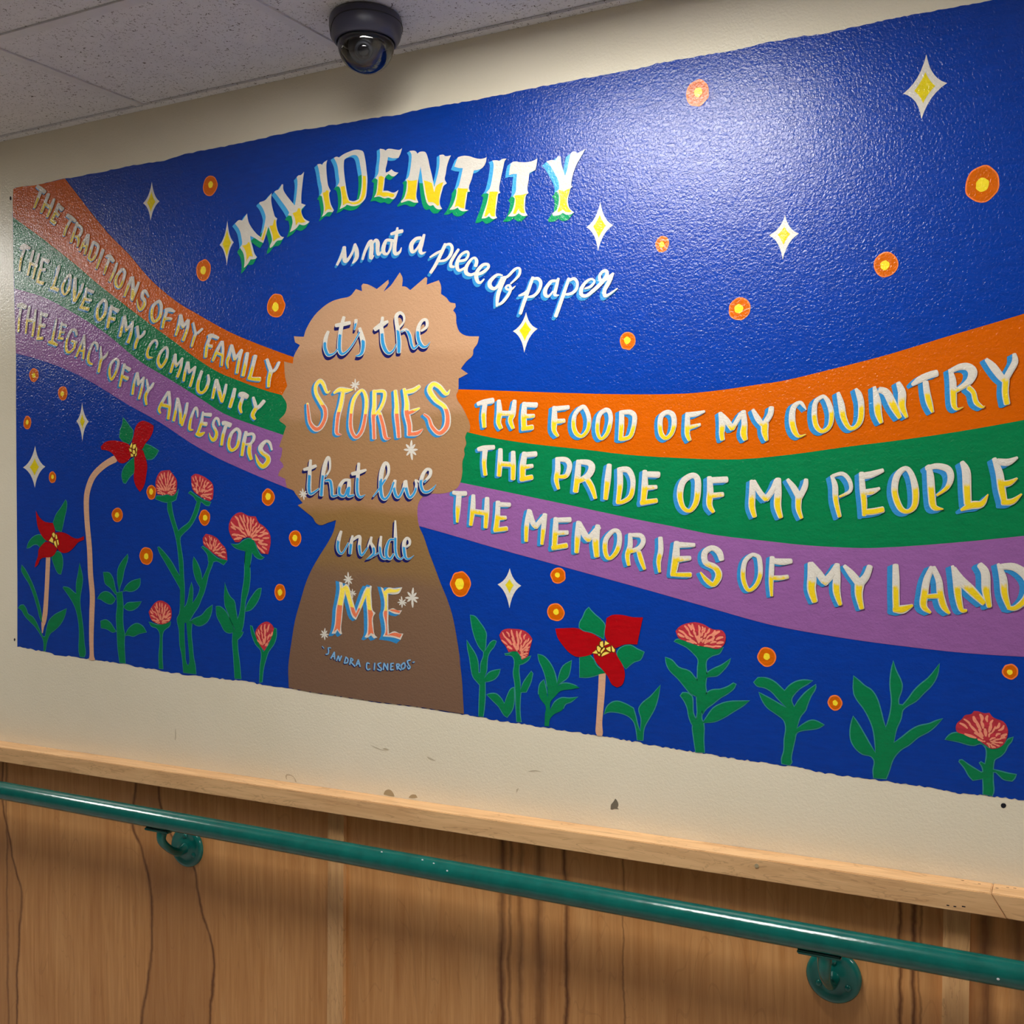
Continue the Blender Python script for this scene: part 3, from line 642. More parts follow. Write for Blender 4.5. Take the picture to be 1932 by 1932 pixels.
PLANTS = '''N poinsettia tall red poinsettia on a long curved tan stem
t 1.7364 1.2629 -18717 16398 130 -19040 16267 115 -19368 16046 110 -19544 15796 105 -19638 15482 100 -19628 14969 95 -19554 14295 95 -19526 13696 95 -19472 13188 95 -19491 12744 95 -19514 12203 85 -19507 11770 80 -19503 11656 120
g -18450 17362 -18366 17288 -18224 17140 -18129 17048 -18155 16871 -18264 16740 -18444 16798 -18564 16900 -18538 17061 -18464 17219
g -17776 16737 -17588 16679 -17351 16568 -17427 16464 -17544 16379 -17709 16364 -17802 16507 -17859 16633
g -18111 16425 -18077 16282 -18103 16087 -18235 15981 -18381 15822 -18454 15841 -18500 16002 -18450 16163 -18280 16321
r -18081 17064 -17984 17203 -17841 17260 -17653 17219 -17490 17134 -17515 17012 -17610 16856 -17752 16736 -17848 16615 -18038 16566 -18180 16676 -18155 16817 -18106 16941
r -19155 16699 -19005 16804 -18760 16834 -18516 16800 -18276 16732 -18157 16622 -18207 16427 -18425 16297 -18594 16327 -18690 16436 -18811 16547 -18958 16604 -19131 16626
r -18087 16460 -18038 16548 -17895 16598 -17824 16579 -17755 16418 -17698 16240 -17724 16029 -17809 15746 -17929 15623 -18046 15748 -18116 15927 -18090 16175
y -18228 16677 -18168 16768 -18151 16702 -18193 16631
y -18145 16639 -18120 16719 -18041 16729 -18049 16664 -18105 16612
y -18038 16601 -18032 16681 -18000 16600 -18027 16530
y -18258 16633 -18181 16613 -18163 16551 -18229 16566
y -18146 16524 -18133 16603 -18074 16584 -18058 16513 -18110 16500
y -18201 16516 -18122 16487 -18123 16447 -18195 16444
y -18082 16469 -18015 16539 -18027 16477 -18058 16442
N poinsettia small red poinsettia at the lower left edge of the mural
t 1.8312 1.2989 -20941 14047 81 -20970 13654 81 -21005 13217 81 -21060 12691 87 -21117 12461 83 -21146 12355 54 -21165 12187 19
g -20334 15446 -20299 15395 -20313 15206 -20375 15016 -20426 14843 -20476 14679 -20669 14703 -20764 14892 -20665 15084 -20493 15257
g -21688 14251 -21636 14375 -21484 14518 -21284 14591 -21161 14575 -21014 14455 -21114 14366 -21214 14277 -21312 14345 -21437 14343 -21588 14270
g -20823 14032 -20725 14130 -20626 14201 -20506 14152 -20447 14015 -20449 13842 -20512 13642 -20609 13665 -20728 13835
r -21351 15186 -21254 15046 -21082 14925 -20911 14891 -20764 14884 -20717 14771 -20694 14633 -20769 14493 -20916 14422 -21063 14489 -21185 14610 -21282 14766 -21329 14958
r -20670 14651 -20476 14662 -20284 14621 -20094 14538 -19928 14514 -19726 14577 -19727 14492 -19929 14420 -20049 14315 -20241 14191 -20433 14162 -20578 14219 -20650 14287 -20769 14459
r -21015 14420 -20868 14405 -20698 14321 -20626 14253 -20725 14112 -20872 14048 -21093 14035 -21217 13980 -21293 13855 -21406 13782 -21380 13888 -21291 14065 -21264 14224 -21139 14348
y -20792 14614 -20743 14653 -20690 14616 -20715 14529 -20768 14563
y -20670 14607 -20634 14591 -20611 14504 -20676 14491
y -20904 14448 -20805 14545 -20750 14476 -20770 14398
y -20741 14424 -20672 14457 -20626 14279 -20698 14338
y -20635 14469 -20587 14479 -20564 14367 -20601 14337
g -21868 13837 -21751 13730 -21571 13498 -21419 13247 -21293 12960 -21194 12655 -21158 12421 -21247 12544 -21321 12759 -21447 13064 -21625 13386 -21805 13582 -21883 13708
g -22013 12756 -21920 12834 -21815 12847 -21724 12759 -21660 12634 -21505 12568 -21377 12446 -21276 12287 -21149 12094 -21072 12098 -21019 12282 -20940 12486 -20760 12639 -20532 12740 -20331 12820 -20383 12657 -20536 12434 -20739 12279 -20893 12181 -20997 12012 -21064 11754 -21128 11741 -21138 12004 -21251 12161 -21430 12334 -21585 12436 -21792 12591 -21895 12715
N leaf_sprig two bladed green sprig beside the long tan stem
g -19885 13932 -19826 13748 -19784 13554 -19818 13340 -19870 13125 -19872 12894 -19826 12647 -19780 12365 -19747 12012 -19713 11766 -19751 11683 -19898 11683 -19934 11823 -19917 12180 -19926 12447 -20009 12781 -20106 12955 -20253 13128 -20450 13318 -20425 13345 -20250 13325 -20078 13224 -20004 13191 -20001 13440 -19937 13673
N leafy_plant seven leaved green plant without a flower, left of the tall zinnias
g -18702 13257 -18514 13299 -18482 12953 -18497 12692 -18476 12433 -18442 12314 -18456 12087 -18426 11621 -18613 11626 -18668 11988 -18688 12335 -18707 12735 -18670 12980
g -18332 14180 -18321 14097 -18436 13812 -18506 13559 -18576 13406 -18608 13261 -18663 13587 -18640 13822 -18525 13992
g -19112 13732 -18910 13721 -18793 13585 -18736 13378 -18679 13241 -18726 13221 -18890 13372 -19055 13471 -19090 13610
g -18490 13291 -18396 13424 -18209 13551 -17943 13620 -17956 13474 -18095 13348 -18281 13307 -18397 13320
g -19311 13094 -19201 13221 -19033 13280 -18868 13233 -18727 13117 -18775 13045 -18870 12989 -19084 13033 -19203 13089
g -18471 12936 -18353 13037 -18167 13061 -17914 13089 -18007 12974 -18215 12870 -18401 12887
g -19208 12571 -19041 12614 -18898 12551 -18805 12451 -18711 12351 -18830 12327 -18995 12389 -19198 12413
g -18443 12262 -18336 12423 -18219 12516 -18057 12576 -17874 12516 -17761 12385 -17990 12338 -18175 12268 -18337 12285
N zinnia tall branching plant with three coral zinnia heads
g -17096 15391 -16981 15391 -16949 15182 -16871 14938 -16781 14730 -16690 14801 -16463 14941 -16349 15115 -16258 15322 -16212 15442 -16123 15408 -16169 15236 -16283 15012 -16441 14821 -16691 14627 -16726 14574 -16716 14418 -16651 14089 -16631 13725 -16611 13482 -16615 13079 -16751 13074 -16736 13409 -16838 13562 -17019 13801 -17201 14041 -17361 14249 -17407 14353 -17360 14363 -17176 14217 -16971 14012 -16835 13824 -16745 13722 -16765 14000 -16808 14347 -16851 14555 -16918 14764 -17030 15042 -17098 15234
g -17466 15462 -17419 15532 -17233 15532 -17095 15558 -16957 15522 -16842 15583 -16761 15687 -16797 15582 -16843 15443 -16981 15391 -17165 15383
g -16479 15590 -16412 15633 -16322 15580 -16189 15502 -16012 15425 -15825 15382 -15881 15305 -15969 15313 -16101 15391 -16235 15408 -16323 15511
g -16110 14377 -16065 14404 -15889 14312 -15758 14212 -15606 14131 -15367 14102 -15476 13998 -15672 14078 -15781 14058 -15913 14072 -15934 14209 -16022 14310
k -17117 15584|-17451 15849 -17391 15989 -17298 16085 -17159 16109 -17020 16116 -16907 16001 -16817 15896 -16807 15739 -16842 15600 -16957 15531 -17094 15566 -17233 15549 -17395 15568 -17441 15708
k -16144 15562|-16386 15960 -16274 16019 -16096 15983 -15920 15904 -15767 15783 -15747 15612 -15770 15459 -15858 15407 -16012 15459 -16189 15545 -16344 15667 -16377 15788
k -15802 14263|-16064 14584 -15974 14679 -15798 14647 -15646 14581 -15538 14472 -15408 14356 -15367 14102 -15562 14149 -15758 14247 -15933 14363 -16043 14447
g -16736 13458 -16619 13462 -16623 13012 -16564 13068 -16504 13215 -16455 13432 -16403 13586 -16362 13435 -16377 13112 -16248 13261 -16178 13388 -16154 13478 -16268 13635 -16336 13812 -16357 14044 -16333 14161 -16218 14012 -16128 13818 -16095 13659 -15990 13822 -15920 13966 -15896 14073 -15760 14076 -15806 13969 -15899 13789 -15969 13556 -16040 13358 -16110 13230 -16204 13048 -16344 12881 -16462 12714 -16392 12681 -16418 12447 -16385 12161 -16353 11894 -16308 11718 -16286 11522 -16660 11532 -16703 11926 -16760 12139 -16780 12499 -16837 12741 -16765 12861 -16739 13151|-16614 12652 -16567 12664 -16535 12368 -16492 11975 -16482 11778 -16517 11704 -16564 11755 -16596 12059 -16617 12382
g -16439 12706 -16345 12764 -16113 12856 -15974 12987 -15802 13101 -15826 12940 -15930 12740 -16069 12644 -16207 12610 -16346 12648
N zinnia big round coral zinnia left of the painted head
g -14865 14324 -14711 14327 -14746 14083 -14737 13771 -14784 13457 -14873 13210 -14897 12947 -14943 12666 -14988 12541 -14933 12544 -14989 12454 -15100 12360 -15091 12151 -15049 11891 -15007 11509 -15185 11504 -15214 11968 -15233 12493 -15187 12583 -15164 12742 -15074 12852 -15006 13099 -14971 13380 -14902 13731 -14888 14080
g -15447 13609 -15382 13435 -15293 13298 -15182 13214 -15140 13024 -15097 12745 -15143 12568 -15275 12754 -15363 12943 -15451 13115
g -15700 13070 -15587 13074 -15430 12975 -15319 12822 -15209 12635 -15188 12531 -15322 12497 -15456 12534 -15567 12687 -15679 12858
g -14886 12991 -14830 13142 -14675 13356 -14522 13501 -14435 13521 -14469 13364 -14568 13187 -14721 13042
g -15267 14468 -15064 14463 -14914 14550 -14766 14594 -14639 14554 -14577 14438 -14515 14322 -14412 14208 -14350 14193 -14433 14149 -14579 14187 -14684 14286 -14705 14168 -14749 13966 -14876 13962 -14885 14130 -14863 14316 -15022 14346 -15171 14394
k -14744 14586|-15296 14950 -15166 15103 -14973 15163 -14783 15088 -14573 15072 -14490 14939 -14345 14858 -14201 14710 -14171 14561 -14203 14378 -14245 14261 -14432 14274 -14515 14389 -14598 14521 -14702 14603 -14914 14600 -15021 14514 -15149 14512 -15255 14629 -15319 14781
N zinnia short coral zinnia on a thin stem between two leafy plants
g -17691 12626 -17582 12604 -17437 12575 -17292 12591 -17148 12626 -17028 12668 -17053 12576 -17221 12458 -17270 12364 -17284 12108 -17287 11834 -17265 11571 -17386 11572 -17395 11864 -17356 12195 -17366 12396 -17462 12500 -17607 12529
k -17316 12636|-17689 12856 -17603 12970 -17480 13085 -17335 13136 -17167 13098 -17037 13012 -16990 12869 -17028 12704 -17148 12626 -17292 12591 -17461 12610 -17606 12676
N zinnia_bud small coral bud cupped by two leaves beside the painted shoulder
g -14746 12693 -14691 12679 -14638 12543 -14530 12375 -14423 12209 -14391 12141 -14250 12305 -14163 12499 -14098 12675 -14034 12661 -14035 12507 -14100 12331 -14251 12150 -14317 11991 -14383 11796 -14428 11482 -14504 11467 -14480 11842 -14446 12051 -14467 12171 -14596 12285 -14682 12436 -14725 12555
k -14380 12211|-14605 12544 -14550 12651 -14463 12734 -14290 12803 -14161 12749 -14098 12675 -14142 12518 -14228 12358 -14359 12161 -14445 12242 -14552 12391
N leafy_plant four leaved green plant right of the painted shoulder
g -9328 13173 -9227 13155 -9109 13034 -9017 12919 -8976 12831 -8985 12696 -8993 12576 -9019 12470 -8927 12610 -8876 12673 -8810 12706 -8760 12694 -8810 12587 -8894 12493 -8944 12385 -8961 12235 -8970 12115 -9020 11962 -8928 12073 -8812 12126 -8679 12157 -8713 12058 -8796 11963 -8912 11910 -9004 11888 -9005 11589 -9031 11332 -9048 11211 -9149 11209 -9140 11473 -9122 11819 -9197 11889 -9273 11973 -9315 12136 -9348 12344 -9390 12523 -9406 12680 -9330 12571 -9212 12413 -9162 12281 -9146 12057 -9112 12060 -9095 12256 -9044 12379 -9036 12469 -9128 12553 -9211 12698 -9278 12890 -9311 13054
N zinnia coral zinnia leaning left with a V shaped leaf pair at its foot
g -8580 12468 -8481 12481 -8416 12522 -8318 12521 -8254 12444 -8222 12373 -8157 12406 -8028 12458 -8077 12382 -8189 12301 -8270 12274 -8279 12134 -8255 11944 -8247 11797 -8190 11934 -8093 12073 -8021 12166 -7989 12125 -8029 11961 -8126 11763 -8239 11746 -8256 11576 -8257 11325 -8233 11180 -8330 11179 -8346 11465 -8353 11686 -8369 11906 -8401 12110 -8376 12274 -8392 12391 -8449 12439 -8563 12439
g -8971 11644 -8880 11674 -8763 11675 -8664 11602 -8591 11504 -8516 11688 -8451 11796 -8385 11831 -8378 11684 -8394 11476 -8436 11369 -8534 11242 -8600 11280 -8715 11434 -8847 11542
k -8270 12473|-8694 12817 -8628 12909 -8513 12952 -8366 12953 -8220 12946 -8075 12880 -7995 12782 -8020 12678 -8060 12544 -8084 12455 -8205 12374 -8254 12459 -8318 12528 -8416 12522 -8498 12503 -8563 12617 -8645 12701
N leafy_plant bushy green plant just left of the big poinsettia
g -7884 12497 -7773 12475 -7647 12367 -7553 12214 -7499 12029 -7491 11972 -7444 12149 -7365 12313 -7195 12425 -7226 12236 -7273 12104 -7413 11992 -7475 11930 -7366 11989 -7180 11981 -7026 11928 -7211 11878 -7413 11833 -7523 11723 -7617 11614 -7633 11468 -7539 11621 -7398 11712 -7242 11717 -7073 11753 -7211 11648 -7320 11596 -7383 11475 -7539 11389 -7634 11279 -7650 11146 -7753 11144 -7744 11371 -7728 11518 -7807 11613 -7862 11696 -7870 11827 -7838 11946 -7758 12025 -7719 11882 -7680 11696 -7695 11898 -7735 12099 -7790 12241 -7861 12382
N poinsettia largest red poinsettia with three broad petals and yellow centre
t 1.0403 0.9807 -6587 12224 130 -6603 11897 128 -6626 11611 123 -6649 11325 116 -6649 11155 138 -6638 11092 116
g -6850 13431 -6804 13376 -6713 13295 -6608 13215 -6533 13119 -6548 13005 -6556 12863 -6654 12915 -6820 12977 -6957 12998 -7041 13051 -7033 13137 -6972 13240 -6911 13371
g -6295 12639 -6221 12728 -6045 12780 -5913 12719 -5783 12671 -5855 12527 -5972 12478 -6133 12341 -6207 12434 -6296 12555
g -7034 12493 -6836 12556 -6760 12482 -6685 12359 -6594 12295 -6520 12236 -6655 12198 -6867 12133 -7035 12121
r -7521 13004 -7358 13020 -7049 13029 -6957 12984 -6774 12951 -6609 12861 -6594 12748 -6745 12597 -6897 12530 -7096 12503 -7234 12566 -7374 12702 -7483 12854
r -6503 13248 -6399 13309 -6221 13325 -6000 13293 -5804 13295 -5855 13070 -5913 12802 -6147 12788 -6325 12708 -6444 12771 -6533 12935 -6518 13106
r -6760 12568 -6714 12684 -6504 12810 -6355 12706 -6295 12569 -6207 12434 -6155 12311 -6156 12157 -6207 12040 -6296 11991 -6400 12040 -6475 12176 -6594 12309 -6715 12443
y -6631 12746 -6624 12803 -6571 12823 -6561 12722 -6591 12703
y -6541 12744 -6526 12833 -6448 12785
y -6687 12711 -6666 12730 -6606 12691 -6639 12615 -6677 12641
y -6549 12711 -6531 12684 -6606 12589 -6616 12633
y -6511 12696 -6426 12733 -6422 12638 -6489 12667
y -6402 12755 -6337 12679 -6352 12633 -6392 12647
y -6778 12591 -6702 12654 -6669 12585
y -6597 12538 -6591 12575 -6519 12628 -6441 12616
y -6672 12570 -6647 12592 -6624 12573 -6642 12544
N leaf_sprig two leaved green sprig right of the big poinsettia stem
g -6551 11476 -6505 11607 -6401 11708 -6297 11738 -6149 11708 -5987 11637 -5944 11501 -5900 11324 -5857 11230 -5842 11455 -5885 11632 -5812 11750 -5668 11873 -5481 12095 -5524 11857 -5596 11643 -5711 11439 -5784 11293 -5806 11068 -5915 11064 -5937 11250 -5980 11386 -6075 11476 -6208 11520 -6371 11534 -6491 11517
N zinnia wide flat topped coral zinnia on a thick leafy stem
g -5225 12893 -5183 12930 -5071 12930 -4945 12875 -4778 12858 -4613 12834 -4436 12804 -4341 12844 -4409 12732 -4531 12684 -4627 12610 -4648 12541 -4634 12339 -4655 12161 -4641 12013 -4682 11860 -4724 11558 -4689 11480 -4689 11181 -4675 10965 -4834 10955 -4876 11231 -4890 11434 -4820 11549 -4820 11917 -4806 12217 -4799 12463 -4792 12599 -4862 12690 -5001 12804 -5141 12864
g -5388 12602 -5268 12561 -5141 12439 -4945 12384 -4862 12295 -4792 12218 -4751 11991 -4820 11944 -4931 11990 -5029 12092 -5155 12233 -5310 12373 -5367 12479
g -4213 12657 -4247 12568 -4341 12440 -4450 12338 -4559 12317 -4655 12290 -4641 12358 -4518 12455 -4368 12533
g -5113 11934 -5071 11992 -4973 11993 -4896 11938 -4883 11816 -4876 11653 -4820 11536 -4751 11474 -4834 11385 -4904 11446 -4959 11578 -4987 11726 -5043 11844
g -4723 11748 -4696 11914 -4627 12028 -4545 12081 -4395 12106 -4260 12164 -4166 12231 -4119 12215 -4152 12145 -4260 12043 -4395 11952 -4531 11832 -4641 11742 -4710 11627
g -4710 11485 -4613 11636 -4518 11766 -4368 11859 -4233 11904 -4045 11927 -3886 11946 -3992 11851 -4166 11729 -4341 11606 -4504 11524
k -4751 12846|-5197 13080 -5126 13166 -4973 13235 -4834 13256 -4696 13229 -4531 13149 -4368 13138 -4307 13074 -4307 12940 -4355 12856 -4436 12811 -4613 12827 -4820 12856 -5001 12913 -5141 12960
N leafy_plant five leaved green plant between the flat zinnia and the forked plant
g -3811 12271 -3738 12356 -3594 12360 -3464 12310 -3360 12226 -3290 12166 -3206 12264 -3079 12346 -2952 12374 -2826 12371 -2901 12313 -3028 12226 -3129 12113 -3174 12018 -3129 11904 -3053 12028 -2926 12181 -2776 12310 -2775 12258 -2851 12110 -2913 11949 -2939 11868 -3027 11743 -3059 11649 -3084 11542 -2951 11646 -2850 11701 -2775 11701 -2637 11643 -2724 11583 -2850 11545 -3002 11511 -3084 11464 -3116 11343 -3154 11169 -3179 11010 -3167 10959 -3205 10902 -3334 10914 -3340 10992 -3302 11128 -3295 11326 -3270 11551 -3308 11666 -3438 11759 -3581 11853 -3672 11977 -3725 12105 -3633 12060 -3464 11981 -3334 11913 -3257 11880 -3386 12001 -3516 12135 -3633 12192 -3751 12209
N leafy_plant tall forked green plant with pointed blades, the largest leafy one
g -2168 12500 -2083 12430 -1987 12348 -1890 12292 -1806 12172 -1746 11988 -1698 11790 -1663 11692 -1627 11797 -1586 11989 -1575 12153 -1599 12403 -1576 12655 -1549 12789 -1511 12647 -1417 12429 -1422 12316 -1469 12162 -1463 12087 -1404 12080 -1323 12186 -1230 12331 -1138 12437 -1023 12545 -853 12792 -886 12604 -966 12438 -1092 12292 -1207 12158 -1346 12060 -1404 11992 -1427 11865 -1497 11683 -1538 11453 -1403 11567 -1287 11678 -1159 11764 -998 11817 -907 11868 -805 11914 -907 11788 -1021 11678 -1170 11577 -1309 11438 -1426 11351 -1531 11215 -1578 11097 -1602 11006 -1655 10849 -1851 10839 -1858 10965 -1840 11119 -1888 11190 -2021 11214 -2130 11292 -2203 11412 -2222 11538 -2204 11706 -2173 11830 -2118 11752 -2021 11595 -1913 11403 -1822 11260 -1829 11424 -1865 11661 -1937 11844 -2022 11989 -2107 12097 -2162 12207
N zinnia scalloped coral zinnia at the lower right end of the mural
g -767 11581 -715 11652 -651 11697 -571 11710 -443 11678 -324 11655 -245 11585 -158 11524 -111 11503 -10 11522 75 11582 136 11674 209 11716 183 11644 137 11580 91 11472 29 11397 -48 11337 -64 11283 -71 11179 30 11164 146 11143 254 11138 231 11075 193 11028 77 11040 15 11093 -32 11140 -71 11135 -71 10980 -62 10842 -82 10762 -215 10772 -211 10877 -219 11015 -361 10976 -417 11035 -481 11150 -561 11247 -553 11274 -521 11282 -426 11218 -322 11159 -243 11116 -216 11128 -228 11196 -267 11261 -244 11281 -189 11252 -173 11332 -166 11411 -178 11505 -221 11561 -268 11565 -339 11532 -442 11534 -562 11562
k -166 11610|-611 11767 -595 11856 -523 11932 -476 11998 -388 12023 -349 12074 -286 12075 -199 12053 -129 12067 -74 11999 -12 11974 74 11943 128 11854 136 11769 106 11654 60 11572 -10 11522 -104 11504 -174 11548 -253 11601 -324 11655 -427 11680 -523 11697 -587 11717'''
plant = None; seeds = None
def inside(R, x, z):
    c = False
    for (x1, z1), (x2, z2) in zip(R, R[1:] + R[:1]):
        if (z1 > z) != (z2 > z) and x < (x2 - x1) * (z - z1) / (z2 - z1) + x1: c = not c
    return c
for line in PLANTS.split('\n'):
    k, s = line.split(' ', 1)
    if k == 'N':
        nm, lab = s.split(' ', 1); plant = tag(empty('painted_' + nm, mural), lab); ng = nr = 0
        continue
    f = Flat()
    if k == 't':
        v = s.split(); nib = (float(v[0]) / 1e3, float(v[1]) / 1e3); q = [int(t_) for t_ in v[2:]]
        f.stroke([(q[i] / 1e4, q[i + 1] / 1e4, q[i + 2] / 10) for i in range(0, len(q), 3)], nib, 0.0010, M['tan']); f.build('flower_stem', plant)
    elif k == 'g':
        R = rings(s); ng += 1
        f.fill([grown(R[0], 0.0012)] + R[1:], 0.0008, M['leaf_edge']); f.fill([grown(R[0], -0.0006)] + [grown(h, 0.001) for h in R[1:]], 0.00115 + 0.00002 * ng, M['leaf']); f.build('leaf', plant)
    elif k == 'r':
        nr += 1; R = ring(s); f.fill([R], 0.0014 + 0.00003 * nr, M['red']); f.build('petal', plant)
    elif k == 'y':
        R = ring(s); f.fill([grown(R, 0.0022)], 0.0016, M['seedgap']); f.fill([R], 0.0018, M['seed']); f.build('seed', plant)
    elif k == 'k':
        bs, rs = s.split('|'); (bx, bz), = ring(bs); R = ring(rs)
        f.fill([R], 0.0014, M['crimson']); o = f.build('flower_head', plant)
        f = Flat(); rnd = random.Random(len(s)); cx = sum(p[0] for p in R) / len(R); cz = sum(p[1] for p in R) / len(R)
        size = max(math.hypot(p[0] - bx, p[1] - bz) for p in R)
        nA = 30 if size > 0.05 else 24; n = 0
        for ringi, (f0, f1) in enumerate(((.66, .95), (.40, .70), (.16, .44))):
            for i in range(int(nA * (1, .75, .5)[ringi])):
                an = 2 * math.pi * (i + rnd.uniform(-.25, .25)) / int(nA * (1, .75, .5)[ringi])
                d = (math.cos(an), math.sin(an)); T = 0
                for st in range(1, 60):
                    if inside(R, bx + d[0] * size * st / 55, bz + d[1] * size * st / 55): T = size * st / 55
                if T < size * 0.18: continue
                a0, a1 = T * (f0 + rnd.uniform(-.05, .05)), T * min(.96, f1 + rnd.uniform(-.06, .04)); bend = rnd.uniform(-.05, .05) * T
                am = (a0 + a1) / 2; w = rnd.uniform(2.6, 4.6) * min(1.5, 0.55 + T / 0.07)
                P = [(bx + d[0] * r_ - d[1] * bb, bz + d[1] * r_ + d[0] * bb, w * ww) for r_, bb, ww in ((a0, 0, .5), (am, bend, 1), (a1, 0, .6))]
                if not all(inside(R, p[0], p[1]) for p in P): continue
                n += 1; f.stroke(P, (0.001, 0.001), 0.00165 + 0.000002 * n, M['coral'])
        tag(f.build('petal_strokes', plant), kind='stuff')

